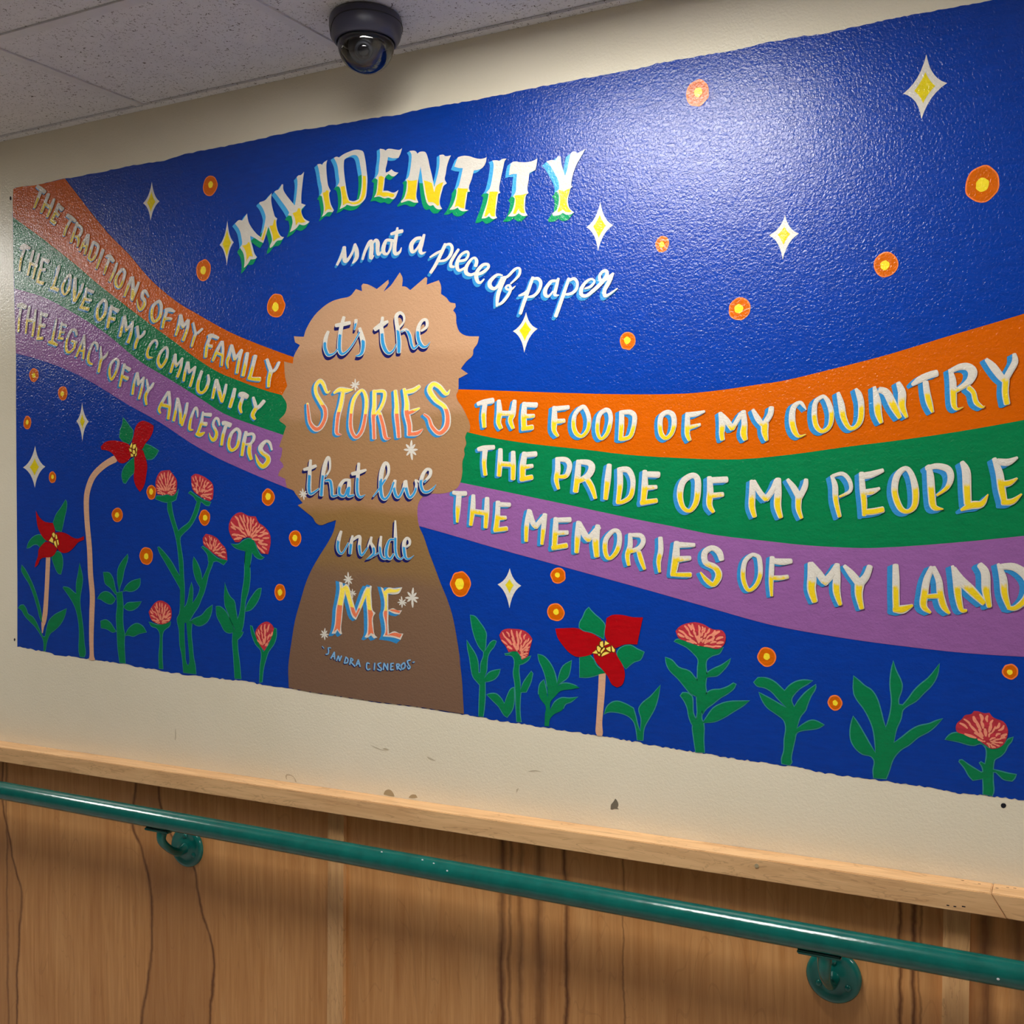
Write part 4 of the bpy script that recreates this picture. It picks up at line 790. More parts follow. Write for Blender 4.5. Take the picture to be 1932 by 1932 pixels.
LETTERS = '''W THE rib 1.8051 1.2770 -1.24 1.45 -0.815
L T
s -21199 23087 62 -21067 23003 78 -20927 22906 72
s -21058 22969 64 -21174 22778 64 -21300 22573 47
L H
s -20806 22850 64 -20940 22629 64 -21056 22437 52
s -20621 22701 57 -20726 22509 64 -20850 22299 47
s -20931 22627 62 -20717 22501 64
L E
s -20465 22563 64 -20588 22360 64 -20720 22198 64
s -20484 22539 52 -20338 22415 78
s -20569 22371 57 -20468 22293 62
s -20730 22205 62 -20582 22115 72
W TRADITIONS rib 1.6960 1.2396 -1.24 1.45 -0.863
L T
s -20192 22266 62 -20056 22185 78 -19912 22083 57
s -20075 22128 60 -20223 21949 60 -20290 21792 52
L R
s -19857 22050 52 -19951 21839 60 -20063 21610 60
s -19849 21997 52 -19723 21917 47 -19706 21825 52 -19789 21730 57 -19925 21719 41
s -19861 21731 60 -19808 21628 60 -19846 21475 31
L A
s -19510 21718 60 -19646 21545 60 -19775 21370 47
s -19492 21716 60 -19530 21493 60 -19614 21269 41
s -19683 21484 41 -19540 21436 52
L D
s -19325 21536 52 -19416 21339 60 -19489 21165 52
s -19334 21524 52 -19184 21437 52 -19203 21303 47 -19311 21147 52 -19400 21111 52 -19498 21172 47
L I
s -19017 21309 60 -19098 21151 60 -19234 20894 47
L T
s -18916 21152 47 -18820 21136 78 -18690 21008 57
s -18829 21066 60 -18918 20915 60 -18990 20742 36
L I
s -18581 20958 47 -18684 20751 60 -18817 20559 52
L O
c -18424 20790 60 -18599 20641 60 -18626 20478 60 -18549 20394 52 -18463 20424 60 -18357 20618 52 -18339 20731 52
L N
s -18118 20583 62 -18240 20379 62 -18353 20173 52
s -18101 20581 62 -18086 20340 67 -18114 20089 72
s -17907 20449 52 -18002 20269 60 -18115 20051 41
L S
s -17608 20096 31 -17690 20216 52 -17774 20223 62 -17801 20100 62 -17734 20019 62 -17744 19906 62 -17854 19815 57 -17938 19910 41 -17962 20070 14
W OF rib 1.5908 1.2022 -3.62 1.86 -0.545
L O
c -17318 19958 62 -17468 19871 60 -17520 19687 60 -17488 19547 60 -17405 19516 60 -17271 19618 60 -17228 19826 60 -17268 19936 60
L F
s -17105 19754 57 -16974 19743 78 -16836 19689 41
s -17056 19725 60 -17140 19545 60 -17191 19350 52
s -17148 19534 57 -17025 19549 57 -16919 19528 47
W MY rib 1.5468 1.1859 -2.59 1.45 -0.434
L M
s -16659 19601 47 -16717 19352 58 -16800 19154 47
s -16643 19593 47 -16604 19393 72 -16581 19305 52
s -16597 19312 52 -16434 19466 57
s -16426 19466 57 -16460 19272 58 -16583 19022 62
L Y
s -16285 19397 41 -16247 19241 47 -16216 19153 52
s -16025 19243 47 -16160 19155 52
s -16208 19164 57 -16272 19034 52 -16338 18867 41
W FAMILY rib 1.4674 1.1559 -2.90 1.66 -0.405
L F
s -15853 19072 62 -15744 19071 78 -15573 19004 57
s -15806 19039 67 -15894 18862 67 -15936 18609 62
s -15863 18860 62 -15753 18829 62
L A
s -15473 18925 47 -15614 18723 62 -15733 18512 47
s -15457 18924 52 -15444 18700 52 -15485 18394 47
s -15630 18687 52 -15460 18622 62
L M
s -15204 18829 47 -15275 18593 62 -15330 18464 52 -15300 18330 26
s -15189 18822 47 -15137 18608 67 -15115 18499 52
s -15115 18511 52 -14916 18702 57
s -14924 18697 62 -15001 18456 57 -15057 18208 57
L I
s -14766 18627 67 -14820 18398 72 -14890 18139 67
L L
s -14549 18554 72 -14626 18315 72 -14710 18070 72
s -14747 18078 62 -14583 18051 78 -14426 18037 88
L Y
s -14238 18458 57 -14166 18277 72 -14122 18192 62
s -13909 18380 47 -14005 18233 57 -14108 18180 52
s -14130 18198 83 -14182 18031 72 -14198 17866 62
W THE rib 1.8394 1.2908 -0.83 1.04 -0.565
L T
s -21783 21643 83 -21666 21671 104 -21465 21602 52
s -21667 21590 57 -21777 21373 57 -21838 21089 47
L H
s -21348 21543 47 -21451 21259 57 -21550 20953 47
s -21153 21442 47 -21261 21173 57 -21375 20856 41
s -21441 21238 62 -21223 21149 62
L E
s -21022 21322 52 -21101 21064 57 -21208 20800 57
s -21013 21295 52 -20826 21216 78
s -21091 21043 52 -20941 21035 62
s -21228 20775 62 -21020 20710 83
W LOVE rib 1.7595 1.2634 -3.11 2.28 -0.551
L L
s -20473 21072 67 -20569 20824 57 -20684 20583 62
s -20758 20577 72 -20628 20552 78 -20508 20501 83
L O
c -20145 20823 52 -20293 20692 57 -20369 20528 57 -20333 20407 52 -20260 20380 47 -20149 20482 57 -20091 20687 52 -20099 20805 52
L V
s -19936 20738 62 -19957 20491 78 -19979 20192 62
s -19675 20577 47 -19768 20396 57 -19951 20177 47
L E
s -19560 20469 47 -19625 20240 57 -19754 20030 57
s -19551 20429 52 -19338 20345 57
s -19643 20216 62 -19411 20157 52
s -19781 20032 62 -19503 19957 78
W OF rib 1.6933 1.2401 -4.14 2.59 -0.516
L O
c -19041 20130 62 -19184 20000 62 -19230 19823 62 -19187 19703 67 -19116 19685 62 -18974 19815 62 -18928 20030 62 -18971 20117 62
L F
s -18762 19984 52 -18817 19764 62 -18899 19482 62
s -18771 19940 52 -18555 19846 83
s -18835 19702 62 -18670 19657 78
W MY rib 1.6456 1.2231 -3.62 2.07 -0.506
L M
s -18366 19710 47 -18438 19467 57 -18506 19249 62
s -18349 19709 52 -18317 19484 62 -18310 19356 41
s -18318 19363 47 -18112 19519 57
s -18103 19563 52 -18148 19319 57 -18253 19085 67
L Y
s -17959 19444 52 -17952 19330 57 -17928 19189 52
s -17733 19321 41 -17775 19242 52 -17928 19164 57
s -17937 19177 62 -18006 19043 62 -18032 18937 47
W COMMUNITY rib 1.5263 1.1794 -2.07 2.28 -0.487
L C
s -17386 18909 26 -17352 19013 41 -17426 19087 47 -17560 19002 57 -17662 18833 57 -17638 18712 62 -17496 18691 26
L O
c -17113 18898 52 -17263 18783 57 -17339 18612 62 -17282 18484 67 -17216 18480 62 -17083 18634 57 -17048 18819 52
L M
s -16820 18730 47 -16887 18523 57 -16963 18329 57
s -16812 18723 47 -16814 18556 57 -16790 18456 41
s -16799 18456 47 -16603 18624 47
s -16611 18624 41 -16661 18424 57 -16760 18213 57
L M
s -16459 18529 52 -16533 18318 57 -16583 18111 52
s -16443 18528 52 -16421 18312 52
s -16429 18294 52 -16228 18411 47
s -16236 18412 47 -16310 18183 57 -16391 17984 57
L U
s -16049 18302 57 -16153 18069 67 -16163 17886 67 -16061 17820 57 -15934 17900 62 -15854 18078 57 -15868 18213 41
L N
s -15642 18098 41 -15683 17924 62 -15747 17684 52
s -15619 18090 52 -15551 17821 78 -15484 17600 57
s -15357 17974 47 -15405 17790 57 -15476 17588 41
L I
s -15120 17867 62 -15175 17683 72 -15261 17470 67
L T
s -14992 17735 83 -14901 17725 114 -14773 17677 88
s -14909 17647 67 -14979 17471 67 -14942 17337 47
L Y
s -14615 17658 47 -14572 17525 67 -14528 17405 62
s -14318 17568 67 -14438 17460 67 -14558 17394 57
s -14543 17417 78 -14633 17278 78 -14574 17181 52
W THE rib 1.8461 1.2950 -0.62 0.83 -0.315
L T
s -21907 20241 83 -21791 20244 93 -21627 20177 83
s -21802 20158 54 -21863 19919 54 -21896 19597 47
L H
s -21499 20173 52 -21583 19871 54 -21636 19538 41
s -21284 20089 41 -21335 19785 54 -21406 19454 52
s -21603 19859 67 -21315 19823 72
L E
s -21089 20019 41 -21145 19730 54 -21216 19388 54
s -21104 19981 52 -20898 19918 78
s -21155 19704 62 -20976 19677 78
s -21245 19383 62 -21055 19383 78
W LEGACY rib 1.7510 1.2620 -2.28 2.28 -0.457
L L
s -20572 19813 31 -20640 19573 52 -20727 19287 57
s -20840 19275 62 -20700 19246 83 -20561 19184 62
L E
s -20397 19714 41 -20446 19493 50 -20494 19338 50
s -20406 19681 47 -20232 19622 47
s -20464 19488 47 -20307 19470 52
s -20522 19340 47 -20355 19322 57
L G
s -19897 19375 47 -19941 19489 52 -20068 19505 52 -20199 19344 50 -20256 19137 57 -20230 19017 62 -20138 18985 52 -20000 19068 52 -19963 19196 52
s -20071 19249 52 -19899 19205 57
L A
s -19653 19351 31 -19791 19080 52 -19921 18866 47
s -19644 19357 31 -19656 19071 52 -19695 18800 41
s -19838 19005 47 -19675 18981 52
L C
s -19228 18979 31 -19236 19109 52 -19351 19155 47 -19459 19007 50 -19533 18816 57 -19499 18697 57 -19392 18652 41
L Y
s -19114 19054 26 -19116 18899 41 -19100 18769 52
s -18887 18923 14 -18958 18825 52 -19091 18749 52
s -19091 18782 62 -19145 18630 57 -19192 18458 52
W OF rib 1.6722 1.2341 -3.31 2.07 -0.463
L O
c -18671 18724 52 -18794 18622 52 -18848 18446 52 -18815 18290 47 -18763 18268 52 -18639 18421 52 -18568 18596 52 -18576 18693 47
L F
s -18369 18598 52 -18449 18347 52 -18521 18083 47
s -18370 18547 52 -18208 18455 78
s -18467 18322 52 -18270 18255 83
W MY rib 1.6275 1.2180 -3.11 1.55 -0.447
L M
s -17978 18372 47 -18074 18137 50 -18128 17886 52
s -17961 18371 41 -17946 18219 57 -17947 18092 47
s -17956 18093 47 -17768 18254 47
s -17777 18260 47 -17838 18011 50 -17925 17769 47
L Y
s -17685 18211 31 -17661 18078 52 -17628 17963 52
s -17476 18113 41 -17536 18034 57 -17628 17951 47
s -17628 17976 62 -17722 17817 62 -17699 17627 47
W ANCESTORS rib 1.5052 1.1726 -2.59 1.86 -0.414
L A
s -17040 17892 52 -17207 17681 62 -17316 17511 62 -17276 17415 41
s -17016 17891 57 -16994 17572 62 -17046 17276 62
s -17257 17608 72 -17027 17561 78
L N
s -16764 17736 47 -16816 17466 57 -16883 17227 57
s -16748 17730 47 -16686 17436 67 -16672 17164 62
s -16475 17613 52 -16525 17405 62 -16640 17113 52
L C
s -16176 17287 26 -16191 17446 47 -16246 17491 47 -16351 17317 52 -16401 17147 62 -16410 17024 62 -16314 17003 26
L E
s -16025 17397 36 -16066 17172 62 -16179 16919 62
s -16017 17342 57 -15797 17321 78
s -16090 17143 67 -15924 17119 83
s -16219 16914 62 -16100 16892 93 -15981 16938 31
L S
s -15557 17082 26 -15595 17217 52 -15673 17232 47 -15736 17100 52 -15644 16940 62 -15661 16819 72 -15739 16760 72 -15817 16835 41 -15848 16927 14
L T
s -15464 17122 83 -15395 17125 83 -15249 17072 93
s -15380 17052 67 -15459 16849 67 -15499 16645 62
L O
c -15089 16983 62 -15227 16879 62 -15298 16676 62 -15261 16548 67 -15177 16528 62 -15054 16622 62 -14991 16872 62 -15021 16951 62
L R
s -14816 16915 62 -14879 16689 72 -14934 16403 62
s -14787 16854 57 -14636 16862 57 -14600 16777 57 -14683 16660 52 -14819 16640 47
s -14713 16649 72 -14729 16471 83 -14678 16315 62
L S
s -14120 16505 36 -14177 16659 52 -14288 16692 62 -14422 16571 88 -14386 16463 83 -14238 16365 88 -14224 16259 93 -14358 16155 93 -14491 16252 62 -14565 16425 14
W MY banner 1.4104 1.1298 0.00 0.00 0.000
L M
p -15090 21463 -14983 21528 -14885 21505 -14756 21644 -14742 21565 -14712 21455 -14624 21314 -14490 21169 -14380 21086 -14312 21255 -14259 21448 -14251 21518 -14294 21641 -14353 21742 -14426 21816 -14411 21844 -14256 21871 -14174 21931 -14086 22002 -14102 21875 -14081 21732 -14038 21586 -14002 21488 -13944 21440 -13966 21379 -13953 21260 -13903 21126 -13830 21042 -13765 21023 -13831 20972 -13947 20967 -14065 20863 -14138 20830 -14145 20872 -14086 20983 -14107 21102 -14179 21298 -14239 21140 -14321 20961 -14417 21007 -14551 21093 -14670 21153 -14663 21070 -14612 20922 -14553 20750 -14487 20672 -14539 20642 -14666 20643 -14749 20545 -14848 20477 -14831 20636 -14868 20807 -14943 20910 -14950 20934 -14896 21000 -14911 21133 -14955 21292 -15015 21383
q -14897 20964 -14776 20975 -14716 21028 -14686 21001 -14657 20891 -14598 20695 -14688 20717 -14764 20629 -14779 20583 -14778 20750 -14807 20848 -14852 20924
q -14150 21306 -14062 21308 -14017 21431 -13988 21416 -13967 21250 -13917 21116 -13860 21028 -13947 21014 -14050 20955 -14063 21097
q -14476 21108 -14358 21054 -14298 21182 -14238 21305 -14223 21280 -14314 21008
b -14988 20903 -14209 21254 -5.7 3.6 -6.2 10.4
L Y
p -14020 22017 -13969 22039 -13889 22058 -13816 22153 -13780 22142 -13780 22044 -13737 21957 -13609 21801 -13481 21657 -13452 21769 -13422 21950 -13406 22156 -13427 22251 -13377 22279 -13320 22277 -13235 22335 -13257 22217 -13286 22025 -13309 21843 -13310 21682 -13197 21633 -13296 21565 -13311 21521 -13269 21400 -13213 21336 -13100 21271 -13143 21247 -13242 21213 -13362 21250 -13455 21168 -13613 21111 -13570 21204 -13540 21317 -13568 21448 -13661 21476 -13625 21524 -13682 21612 -13840 21807 -13969 21963
q -13539 21502 -13425 21523 -13396 21589 -13339 21582 -13311 21475 -13269 21366 -13199 21277 -13312 21273 -13383 21298 -13455 21226 -13476 21379
b -13683 21450 -13310 21567 -5.7 5.2 -6.2 9.3
W IDENTITY banner 1.1886 1.0367 0.00 0.00 0.000
L I
p -12898 22442 -12829 22443 -12766 22412 -12745 22449 -12641 22496 -12662 22431 -12666 22307 -12650 22122 -12623 21960 -12562 21849 -12594 21808 -12584 21670 -12557 21565 -12482 21436 -12516 21401 -12634 21415 -12710 21367 -12794 21332 -12751 21406 -12737 21496 -12764 21670 -12784 21764 -12833 21788 -12784 21844 -12783 21958 -12817 22099 -12844 22263 -12878 22393
q -12763 21830 -12693 21844 -12665 21874 -12610 21856 -12611 21765 -12598 21649 -12571 21532 -12523 21447 -12640 21473 -12710 21424 -12702 21549 -12736 21724
b -12916 21770 -12569 21862 -7.2 4.7 -6.7 7.8
L D
p -12476 22518 -12414 22532 -12346 22505 -12250 22553 -12101 22588 -11966 22607 -11832 22582 -11758 22543 -11719 22431 -11693 22294 -11674 22146 -11655 21987 -11662 21832 -11676 21700 -11704 21592 -11771 21522 -11864 21473 -11999 21461 -12161 21510 -12215 21477 -12338 21441 -12303 21533 -12296 21668 -12322 21852 -12349 21901 -12404 21925 -12349 21991 -12361 22151 -12394 22359|-12210 22446 -12115 22483 -11993 22505 -11913 22482 -11866 22419 -11827 22257 -11794 22073 -11795 21884 -11823 21708 -11864 21590 -11985 21561 -12099 21592 -12139 21693 -12172 21844 -12212 22086 -12231 22269 -12223 22414
q -12315 21896 -12213 21905 -12173 21731 -12133 21613 -12093 21563 -11985 21533 -11864 21557 -11810 21628 -11769 21824 -11768 22047 -11694 22037 -11689 21869 -11717 21639 -11811 21528 -11972 21492 -12147 21542 -12256 21505 -12269 21664 -12295 21803
b -12486 21896 -11808 22075 -7.8 2.6 -7.2 7.8
L E
p -11355 22539 -11264 22515 -11212 22480 -11185 22503 -11107 22503 -10978 22467 -10888 22448 -10830 22473 -10863 22373 -10914 22293 -11031 22299 -11160 22345 -11187 22211 -11220 22094 -11214 22038 -11149 22051 -11083 22086 -11006 22026 -10916 21997 -10981 21951 -11045 21938 -11149 22002 -11227 21952 -11247 21833 -11274 21681 -11176 21669 -11021 21610 -10918 21651 -10957 21563 -11009 21493 -11060 21483 -11151 21527 -11242 21522 -11373 21578 -11498 21577 -11452 21649 -11425 21779 -11411 21921 -11470 21962 -11397 22041 -11377 22194 -11349 22378
q -11384 21973 -11332 21988 -11253 21944 -11274 21836 -11301 21652 -11203 21639 -11021 21582 -11008 21548 -11060 21521 -11164 21557 -11268 21559 -11373 21606 -11445 21598 -11412 21688 -11392 21819
b -11542 21950 -11058 22017 -6.7 2.1 -8.8 7.8
L N
p -10655 22392 -10553 22383 -10503 22354 -10471 22305 -10440 22333 -10352 22337 -10289 22311 -10239 22207 -10190 22005 -10141 21825 -10092 21603 -10042 21747 -10004 21871 -9972 22039 -9971 22211 -9879 22203 -9842 22171 -9713 22168 -9756 22094 -9806 21962 -9831 21826 -9856 21722 -9807 21635 -9881 21596 -9912 21515 -9950 21401 -9969 21307 -9957 21219 -9914 21149 -9994 21148 -10056 21177 -10118 21250 -10193 21243 -10255 21299 -10293 21402 -10330 21580 -10372 21857 -10403 22046 -10442 21866 -10481 21632 -10500 21461 -10457 21341 -10558 21354 -10672 21406 -10775 21397 -10852 21385 -10864 21414 -10800 21466 -10742 21601 -10722 21741 -10722 21795 -10753 21827 -10683 21877 -10644 22003 -10618 22163 -10611 22315
q -10709 21826 -10620 21792 -10480 21795 -10506 21592 -10520 21387 -10672 21439 -10774 21441 -10710 21575 -10696 21715
q -10329 21764 -10241 21731 -10141 21685 -10092 21495 -10042 21618 -9992 21643 -9881 21672 -9931 21549 -9981 21373 -9982 21233 -10019 21216 -10081 21277 -10130 21305 -10218 21316 -10255 21397
b -10824 21820 -10079 21644 -5.7 2.1 -7.8 6.7
L T
p -9561 22109 -9452 22120 -9319 22095 -9187 22039 -9068 22006 -8973 22008 -8935 22019 -8949 21926 -9021 21831 -9104 21805 -9212 21804 -9260 21641 -9321 21480 -9297 21408 -9351 21409 -9376 21264 -9401 21128 -9407 21076 -9323 21050 -9395 21043 -9455 21045 -9540 21092 -9564 21133 -9650 21106 -9754 21113 -9686 21185 -9625 21317 -9594 21452 -9600 21490 -9551 21542 -9502 21685 -9452 21880 -9549 21899 -9641 21939 -9610 22009
q -9563 21512 -9454 21487 -9345 21472 -9345 21419 -9376 21402 -9406 21246 -9425 21099 -9504 21120 -9564 21159 -9638 21147 -9601 21260 -9576 21396
b -9734 21513 -9333 21471 -5.7 4.1 -11.4 7.8
L I
p -8811 21938 -8723 21930 -8652 21905 -8606 21934 -8507 21931 -8547 21890 -8571 21799 -8606 21668 -8642 21516 -8666 21362 -8643 21302 -8689 21276 -8707 21147 -8731 21004 -8738 20878 -8714 20828 -8811 20819 -8887 20881 -8964 20853 -9042 20857 -9024 20913 -8964 21053 -8916 21195 -8892 21308 -8945 21341 -8868 21410 -8832 21521 -8796 21705 -8784 21871
q -8872 21347 -8783 21341 -8689 21323 -8725 21213 -8749 21016 -8761 20860 -8832 20879 -8873 20947 -8938 20892 -8986 20887 -8938 21039 -8896 21203
b -9020 21335 -8643 21307 -6.7 1.6 -12.4 6.7
L T
p -8414 21829 -8362 21853 -8224 21823 -8087 21803 -7939 21813 -7865 21844 -7877 21742 -7905 21633 -8030 21594 -8048 21457 -8071 21274 -8048 21219 -8094 21189 -8117 21083 -8123 20950 -8112 20876 -8066 20798 -8169 20800 -8255 20862 -8342 20820 -8487 20833 -8411 20902 -8353 21040 -8335 21152 -8375 21194 -8317 21275 -8306 21419 -8288 21609 -8363 21619 -8455 21611 -8438 21739
q -8346 21206 -8272 21207 -8203 21198 -8077 21213 -8123 21177 -8146 21035 -8146 20921 -8123 20846 -8204 20866 -8261 20946 -8319 20859 -8376 20866 -8336 20976 -8318 21109
b -8456 21199 -8077 21192 -6.7 3.1 -9.3 8.3
L Y
p -7680 21756 -7579 21772 -7501 21750 -7445 21824 -7390 21811 -7374 21671 -7346 21566 -7303 21438 -7258 21553 -7225 21701 -7192 21838 -7137 21865 -7082 21847 -7061 21819 -6898 21875 -6996 21729 -7072 21618 -7127 21495 -7165 21368 -7182 21249 -7155 21220 -7193 21190 -7215 21111 -7243 21014 -7243 20912 -7205 20816 -7123 20740 -7194 20713 -7282 20719 -7348 20762 -7426 20726 -7548 20730 -7565 20778 -7481 20819 -7436 20936 -7425 21057 -7436 21130 -7475 21171 -7425 21210 -7424 21322 -7468 21440 -7546 21573 -7613 21685
q -7436 21191 -7380 21179 -7325 21151 -7270 21179 -7204 21191 -7237 21084 -7270 20997 -7260 20894 -7216 20807 -7172 20761 -7282 20764 -7348 20823 -7426 20782 -7459 20796 -7414 20903 -7403 21044
b -7547 21165 -7193 21159 -8.3 5.2 -7.8 9.8
W is script 1.3068 1.0885 -3.31 4.35 0.000
L i
s -12411 20300 47 -12321 20439 57 -12218 20643 62
s -12232 20650 67 -12226 20474 83 -12206 20359 78 -12124 20396 57 -12015 20542 47 -11968 20672 47
L s
s -11968 20683 47 -11928 20556 78 -11922 20420 78 -11969 20346 62 -12030 20291 21
W not script 1.2615 1.0693 -3.31 4.97 0.000
L n
s -11782 20350 47 -11714 20522 57 -11613 20679 67 -11554 20694 62
s -11567 20685 72 -11561 20539 83 -11575 20357 72 -11509 20400 21
s -11541 20648 41 -11461 20706 57 -11415 20646 78 -11416 20501 72 -11397 20411 57 -11331 20448 41
L o
s -11095 20666 47 -11212 20668 62 -11278 20531 78 -11266 20430 67 -11187 20400 47 -11109 20502 41 -11082 20632 47
L t
s -10945 20897 41 -10972 20730 62 -11011 20547 72 -11012 20415 72 -10967 20377 62 -10889 20413 47 -10853 20491 16
s -11097 20788 52 -10952 20810 72 -10826 20818 67
s -11173 20669 41 -11095 20661 57 -11017 20636 52
W a script 1.2200 1.0516 -2.59 4.97 0.000
L a
s -10404 20634 62 -10518 20625 67 -10620 20527 83 -10608 20394 72 -10544 20387 52 -10455 20476 41 -10366 20630 41
s -10326 20690 52 -10379 20522 72 -10418 20396 72 -10380 20327 57 -10286 20344 14
W piece script 1.1722 1.0313 -4.14 5.18 0.000
L p
s -9845 20450 67 -9945 20267 67 -10070 20064 67 -10182 19923 62
s -10194 20228 36 -10056 20289 52 -9932 20330 41
s -9851 20429 47 -9747 20439 52 -9692 20358 57 -9735 20224 62 -9846 20138 52 -9995 20132 41
L i
s -9552 20317 52 -9637 20213 62 -9717 20093 62 -9724 20008 62 -9650 19984 41
L e
s -9540 20086 47 -9395 20103 52 -9334 20193 47 -9370 20250 52 -9479 20218 52 -9565 20120 62 -9589 19994 72 -9541 19904 52 -9420 19940 47
L c
s -9179 19954 67 -9154 20047 62 -9202 20115 47 -9286 20081 52 -9383 19953 72 -9384 19846 72 -9287 19794 57 -9179 19826 41
L e
s -9179 19784 41 -9036 19813 62 -8905 19895 52 -8917 19959 52 -9023 19959 62 -9131 19864 72 -9167 19762 78 -9132 19652 62 -9072 19625 47 -8995 19687 26
W of script 1.1255 1.0111 -4.97 3.52 0.000
L o
s -8600 19718 26 -8717 19740 52 -8858 19637 78 -8871 19544 78 -8788 19483 62 -8694 19528 57 -8611 19667 47 -8518 19679 41
L f
s -8635 19680 31 -8495 19687 52 -8355 19799 52 -8274 19828 41 -8229 19787 47 -8263 19676 52 -8426 19545 31
s -8530 19680 52 -8612 19541 67 -8694 19360 78 -8724 19141 41
s -8718 19162 41 -8601 19205 57 -8473 19340 57 -8426 19451 52 -8460 19517 41 -8519 19501 41 -8519 19459 41 -8461 19433 41 -8391 19448 41 -8324 19494 10
W paper script 1.0611 0.9819 -5.18 5.18 0.000
L p
s -7962 19621 62 -8036 19437 67 -8128 19217 72 -8226 18960 67
s -8254 19301 36 -8139 19332 62 -8048 19397 41
s -7956 19595 47 -7854 19585 62 -7798 19498 62 -7843 19358 62 -7946 19274 57 -8071 19259 36
L a
s -7473 19509 47 -7585 19509 62 -7697 19386 78 -7708 19274 72 -7641 19237 47 -7552 19321 31
s -7440 19552 52 -7484 19397 67 -7513 19257 62 -7429 19239 16
L p
s -7230 19532 57 -7307 19330 67 -7407 19074 72 -7497 18851 72
s -7219 19495 52 -7120 19517 57 -7060 19430 52 -7088 19311 57 -7186 19248 57 -7296 19243 41
L e
s -6914 19315 31 -6795 19345 52 -6724 19429 41 -6784 19480 41 -6892 19435 57 -6979 19321 72 -6979 19210 67 -6881 19181 62 -6752 19261 72
L r
s -6752 19261 67 -6612 19369 72 -6494 19498 72 -6484 19587 62 -6548 19603 57 -6622 19530 52 -6601 19438 62 -6484 19457 62 -6378 19527 52
s -6362 19545 47 -6441 19393 78 -6527 19251 72 -6516 19150 67 -6431 19172 47 -6278 19263 26
W it's skin 1.3136 1.0933 -2.28 6.26 0.000
L i
s -12640 18938 57 -12702 18804 80 -12726 18629 85 -12673 18487 85 -12612 18446 68 -12491 18476 40 -12407 18558 34
L t
s -12246 19208 63 -12307 19026 74 -12345 18842 85 -12362 18605 91 -12340 18491 85 -12280 18450 68 -12160 18505 46 -12010 18657 40 -11861 18869 40
s -12450 19049 68 -12276 19061 80 -12097 19079 68
L '
s -11948 19129 63 -11963 19025 57 -11991 18928 34
L s
s -11860 18950 57 -11817 18804 85 -11774 18641 97 -11797 18469 85 -11863 18399 63 -11952 18386 28
W the skin 1.2404 1.0623 -2.28 5.69 -0.024
L t
s -11305 19129 57 -11335 18954 74 -11321 18806 85 -11301 18609 97 -11236 18458 91 -11151 18392 68 -11050 18446 46 -10978 18563 34
s -11495 18898 80 -11335 18978 97 -11183 19034 57
L h
s -10920 18887 40 -10806 18999 40 -10806 19120 46 -10890 19187 63 -10976 19134 74 -10976 19000 74 -10949 18864 80 -10921 18620 97 -10922 18396 85
s -10864 18810 46 -10751 18838 63 -10667 18711 74 -10625 18540 68 -10570 18452 57 -10458 18528 40
L e
s -10401 18789 40 -10276 18863 57 -10275 18983 57 -10358 19001 57 -10442 18912 68 -10478 18770 85 -10457 18600 91 -10374 18481 80 -10278 18474 46 -10197 18559 9
W STORIES two 1.2731 1.0780 -4.97 2.98 -0.067
L S
s -12597 17706 17 -12681 17673 58 -12769 17852 83 -12858 17920 91 -12959 17824 83 -12949 17658 83 -12816 17450 91 -12728 17318 99 -12729 17135 99 -12842 16955 99 -12976 16922 108 -13111 17056 83 -13154 17261 75 -13176 17465 50
L T
s -12504 17647 50 -12372 17713 99 -12219 17693 116 -12035 17697 33
s -12274 17645 91 -12330 17393 99 -12397 17196 99 -12431 16978 91 -12432 16814 83 -12323 16783 23
L O
c -11809 17678 66 -12003 17506 83 -12081 17184 83 -12082 16894 91 -11965 16719 83 -11813 16850 91 -11726 17170 83 -11703 17493 83
L R
s -11511 17654 83 -11512 17359 91 -11534 17163 99 -11525 16912 83 -11516 16679 83
s -11490 17636 66 -11279 17626 75 -11269 17474 75 -11365 17282 75 -11513 17145 66
s -11386 17194 83 -11303 16941 91 -11242 16690 91 -11121 16677 17
L I
s -11008 17631 75 -10978 17337 91 -10979 17160 108 -10949 16894 99 -10930 16690 91
L E
s -10801 17656 66 -10741 17380 99 -10742 17169 116 -10682 16920 108 -10683 16727 99
s -10740 17592 91 -10576 17619 99 -10444 17691 75
s -10722 17159 83 -10599 17199 91 -10446 17254 41
s -10682 16745 83 -10499 16757 99 -10377 16832 33
L S
s -9756 17589 20 -9835 17506 75 -9993 17661 91 -10132 17720 99 -10213 17602 108 -10073 17404 99 -9875 17257 91 -9807 17064 108 -9837 16858 116 -9996 16742 99 -10156 16868 83 -10235 17045 66 -10345 17128 50
W that skin 1.3296 1.1033 -3.00 4.80 -0.066
L t
s -13105 16270 53 -13127 16086 68 -13138 15918 83 -13150 15667 90 -13099 15557 68 -12895 15665 38
s -13281 16071 53 -13116 16103 75 -12969 16147 60
L h
s -12731 15914 38 -12620 16062 38 -12618 16261 45 -12668 16312 60 -12750 16130 83 -12802 15881 75 -12835 15523 83
s -12732 15830 53 -12611 15829 75 -12572 15663 75 -12553 15513 68 -12413 15530 38
L a
s -12153 15841 53 -12272 15826 60 -12372 15695 75 -12373 15546 75 -12254 15512 60 -12174 15660 53
s -12133 15849 60 -12144 15660 83 -12155 15512 75 -12017 15528 38
L t
s -11896 16182 53 -11917 15954 68 -11938 15757 75 -11929 15560 75 -11861 15487 60 -11744 15535 12
s -12064 15964 68 -11897 15994 75 -11722 16041 45
W live skin 1.2421 1.0665 -3.00 4.80 -0.002
L l
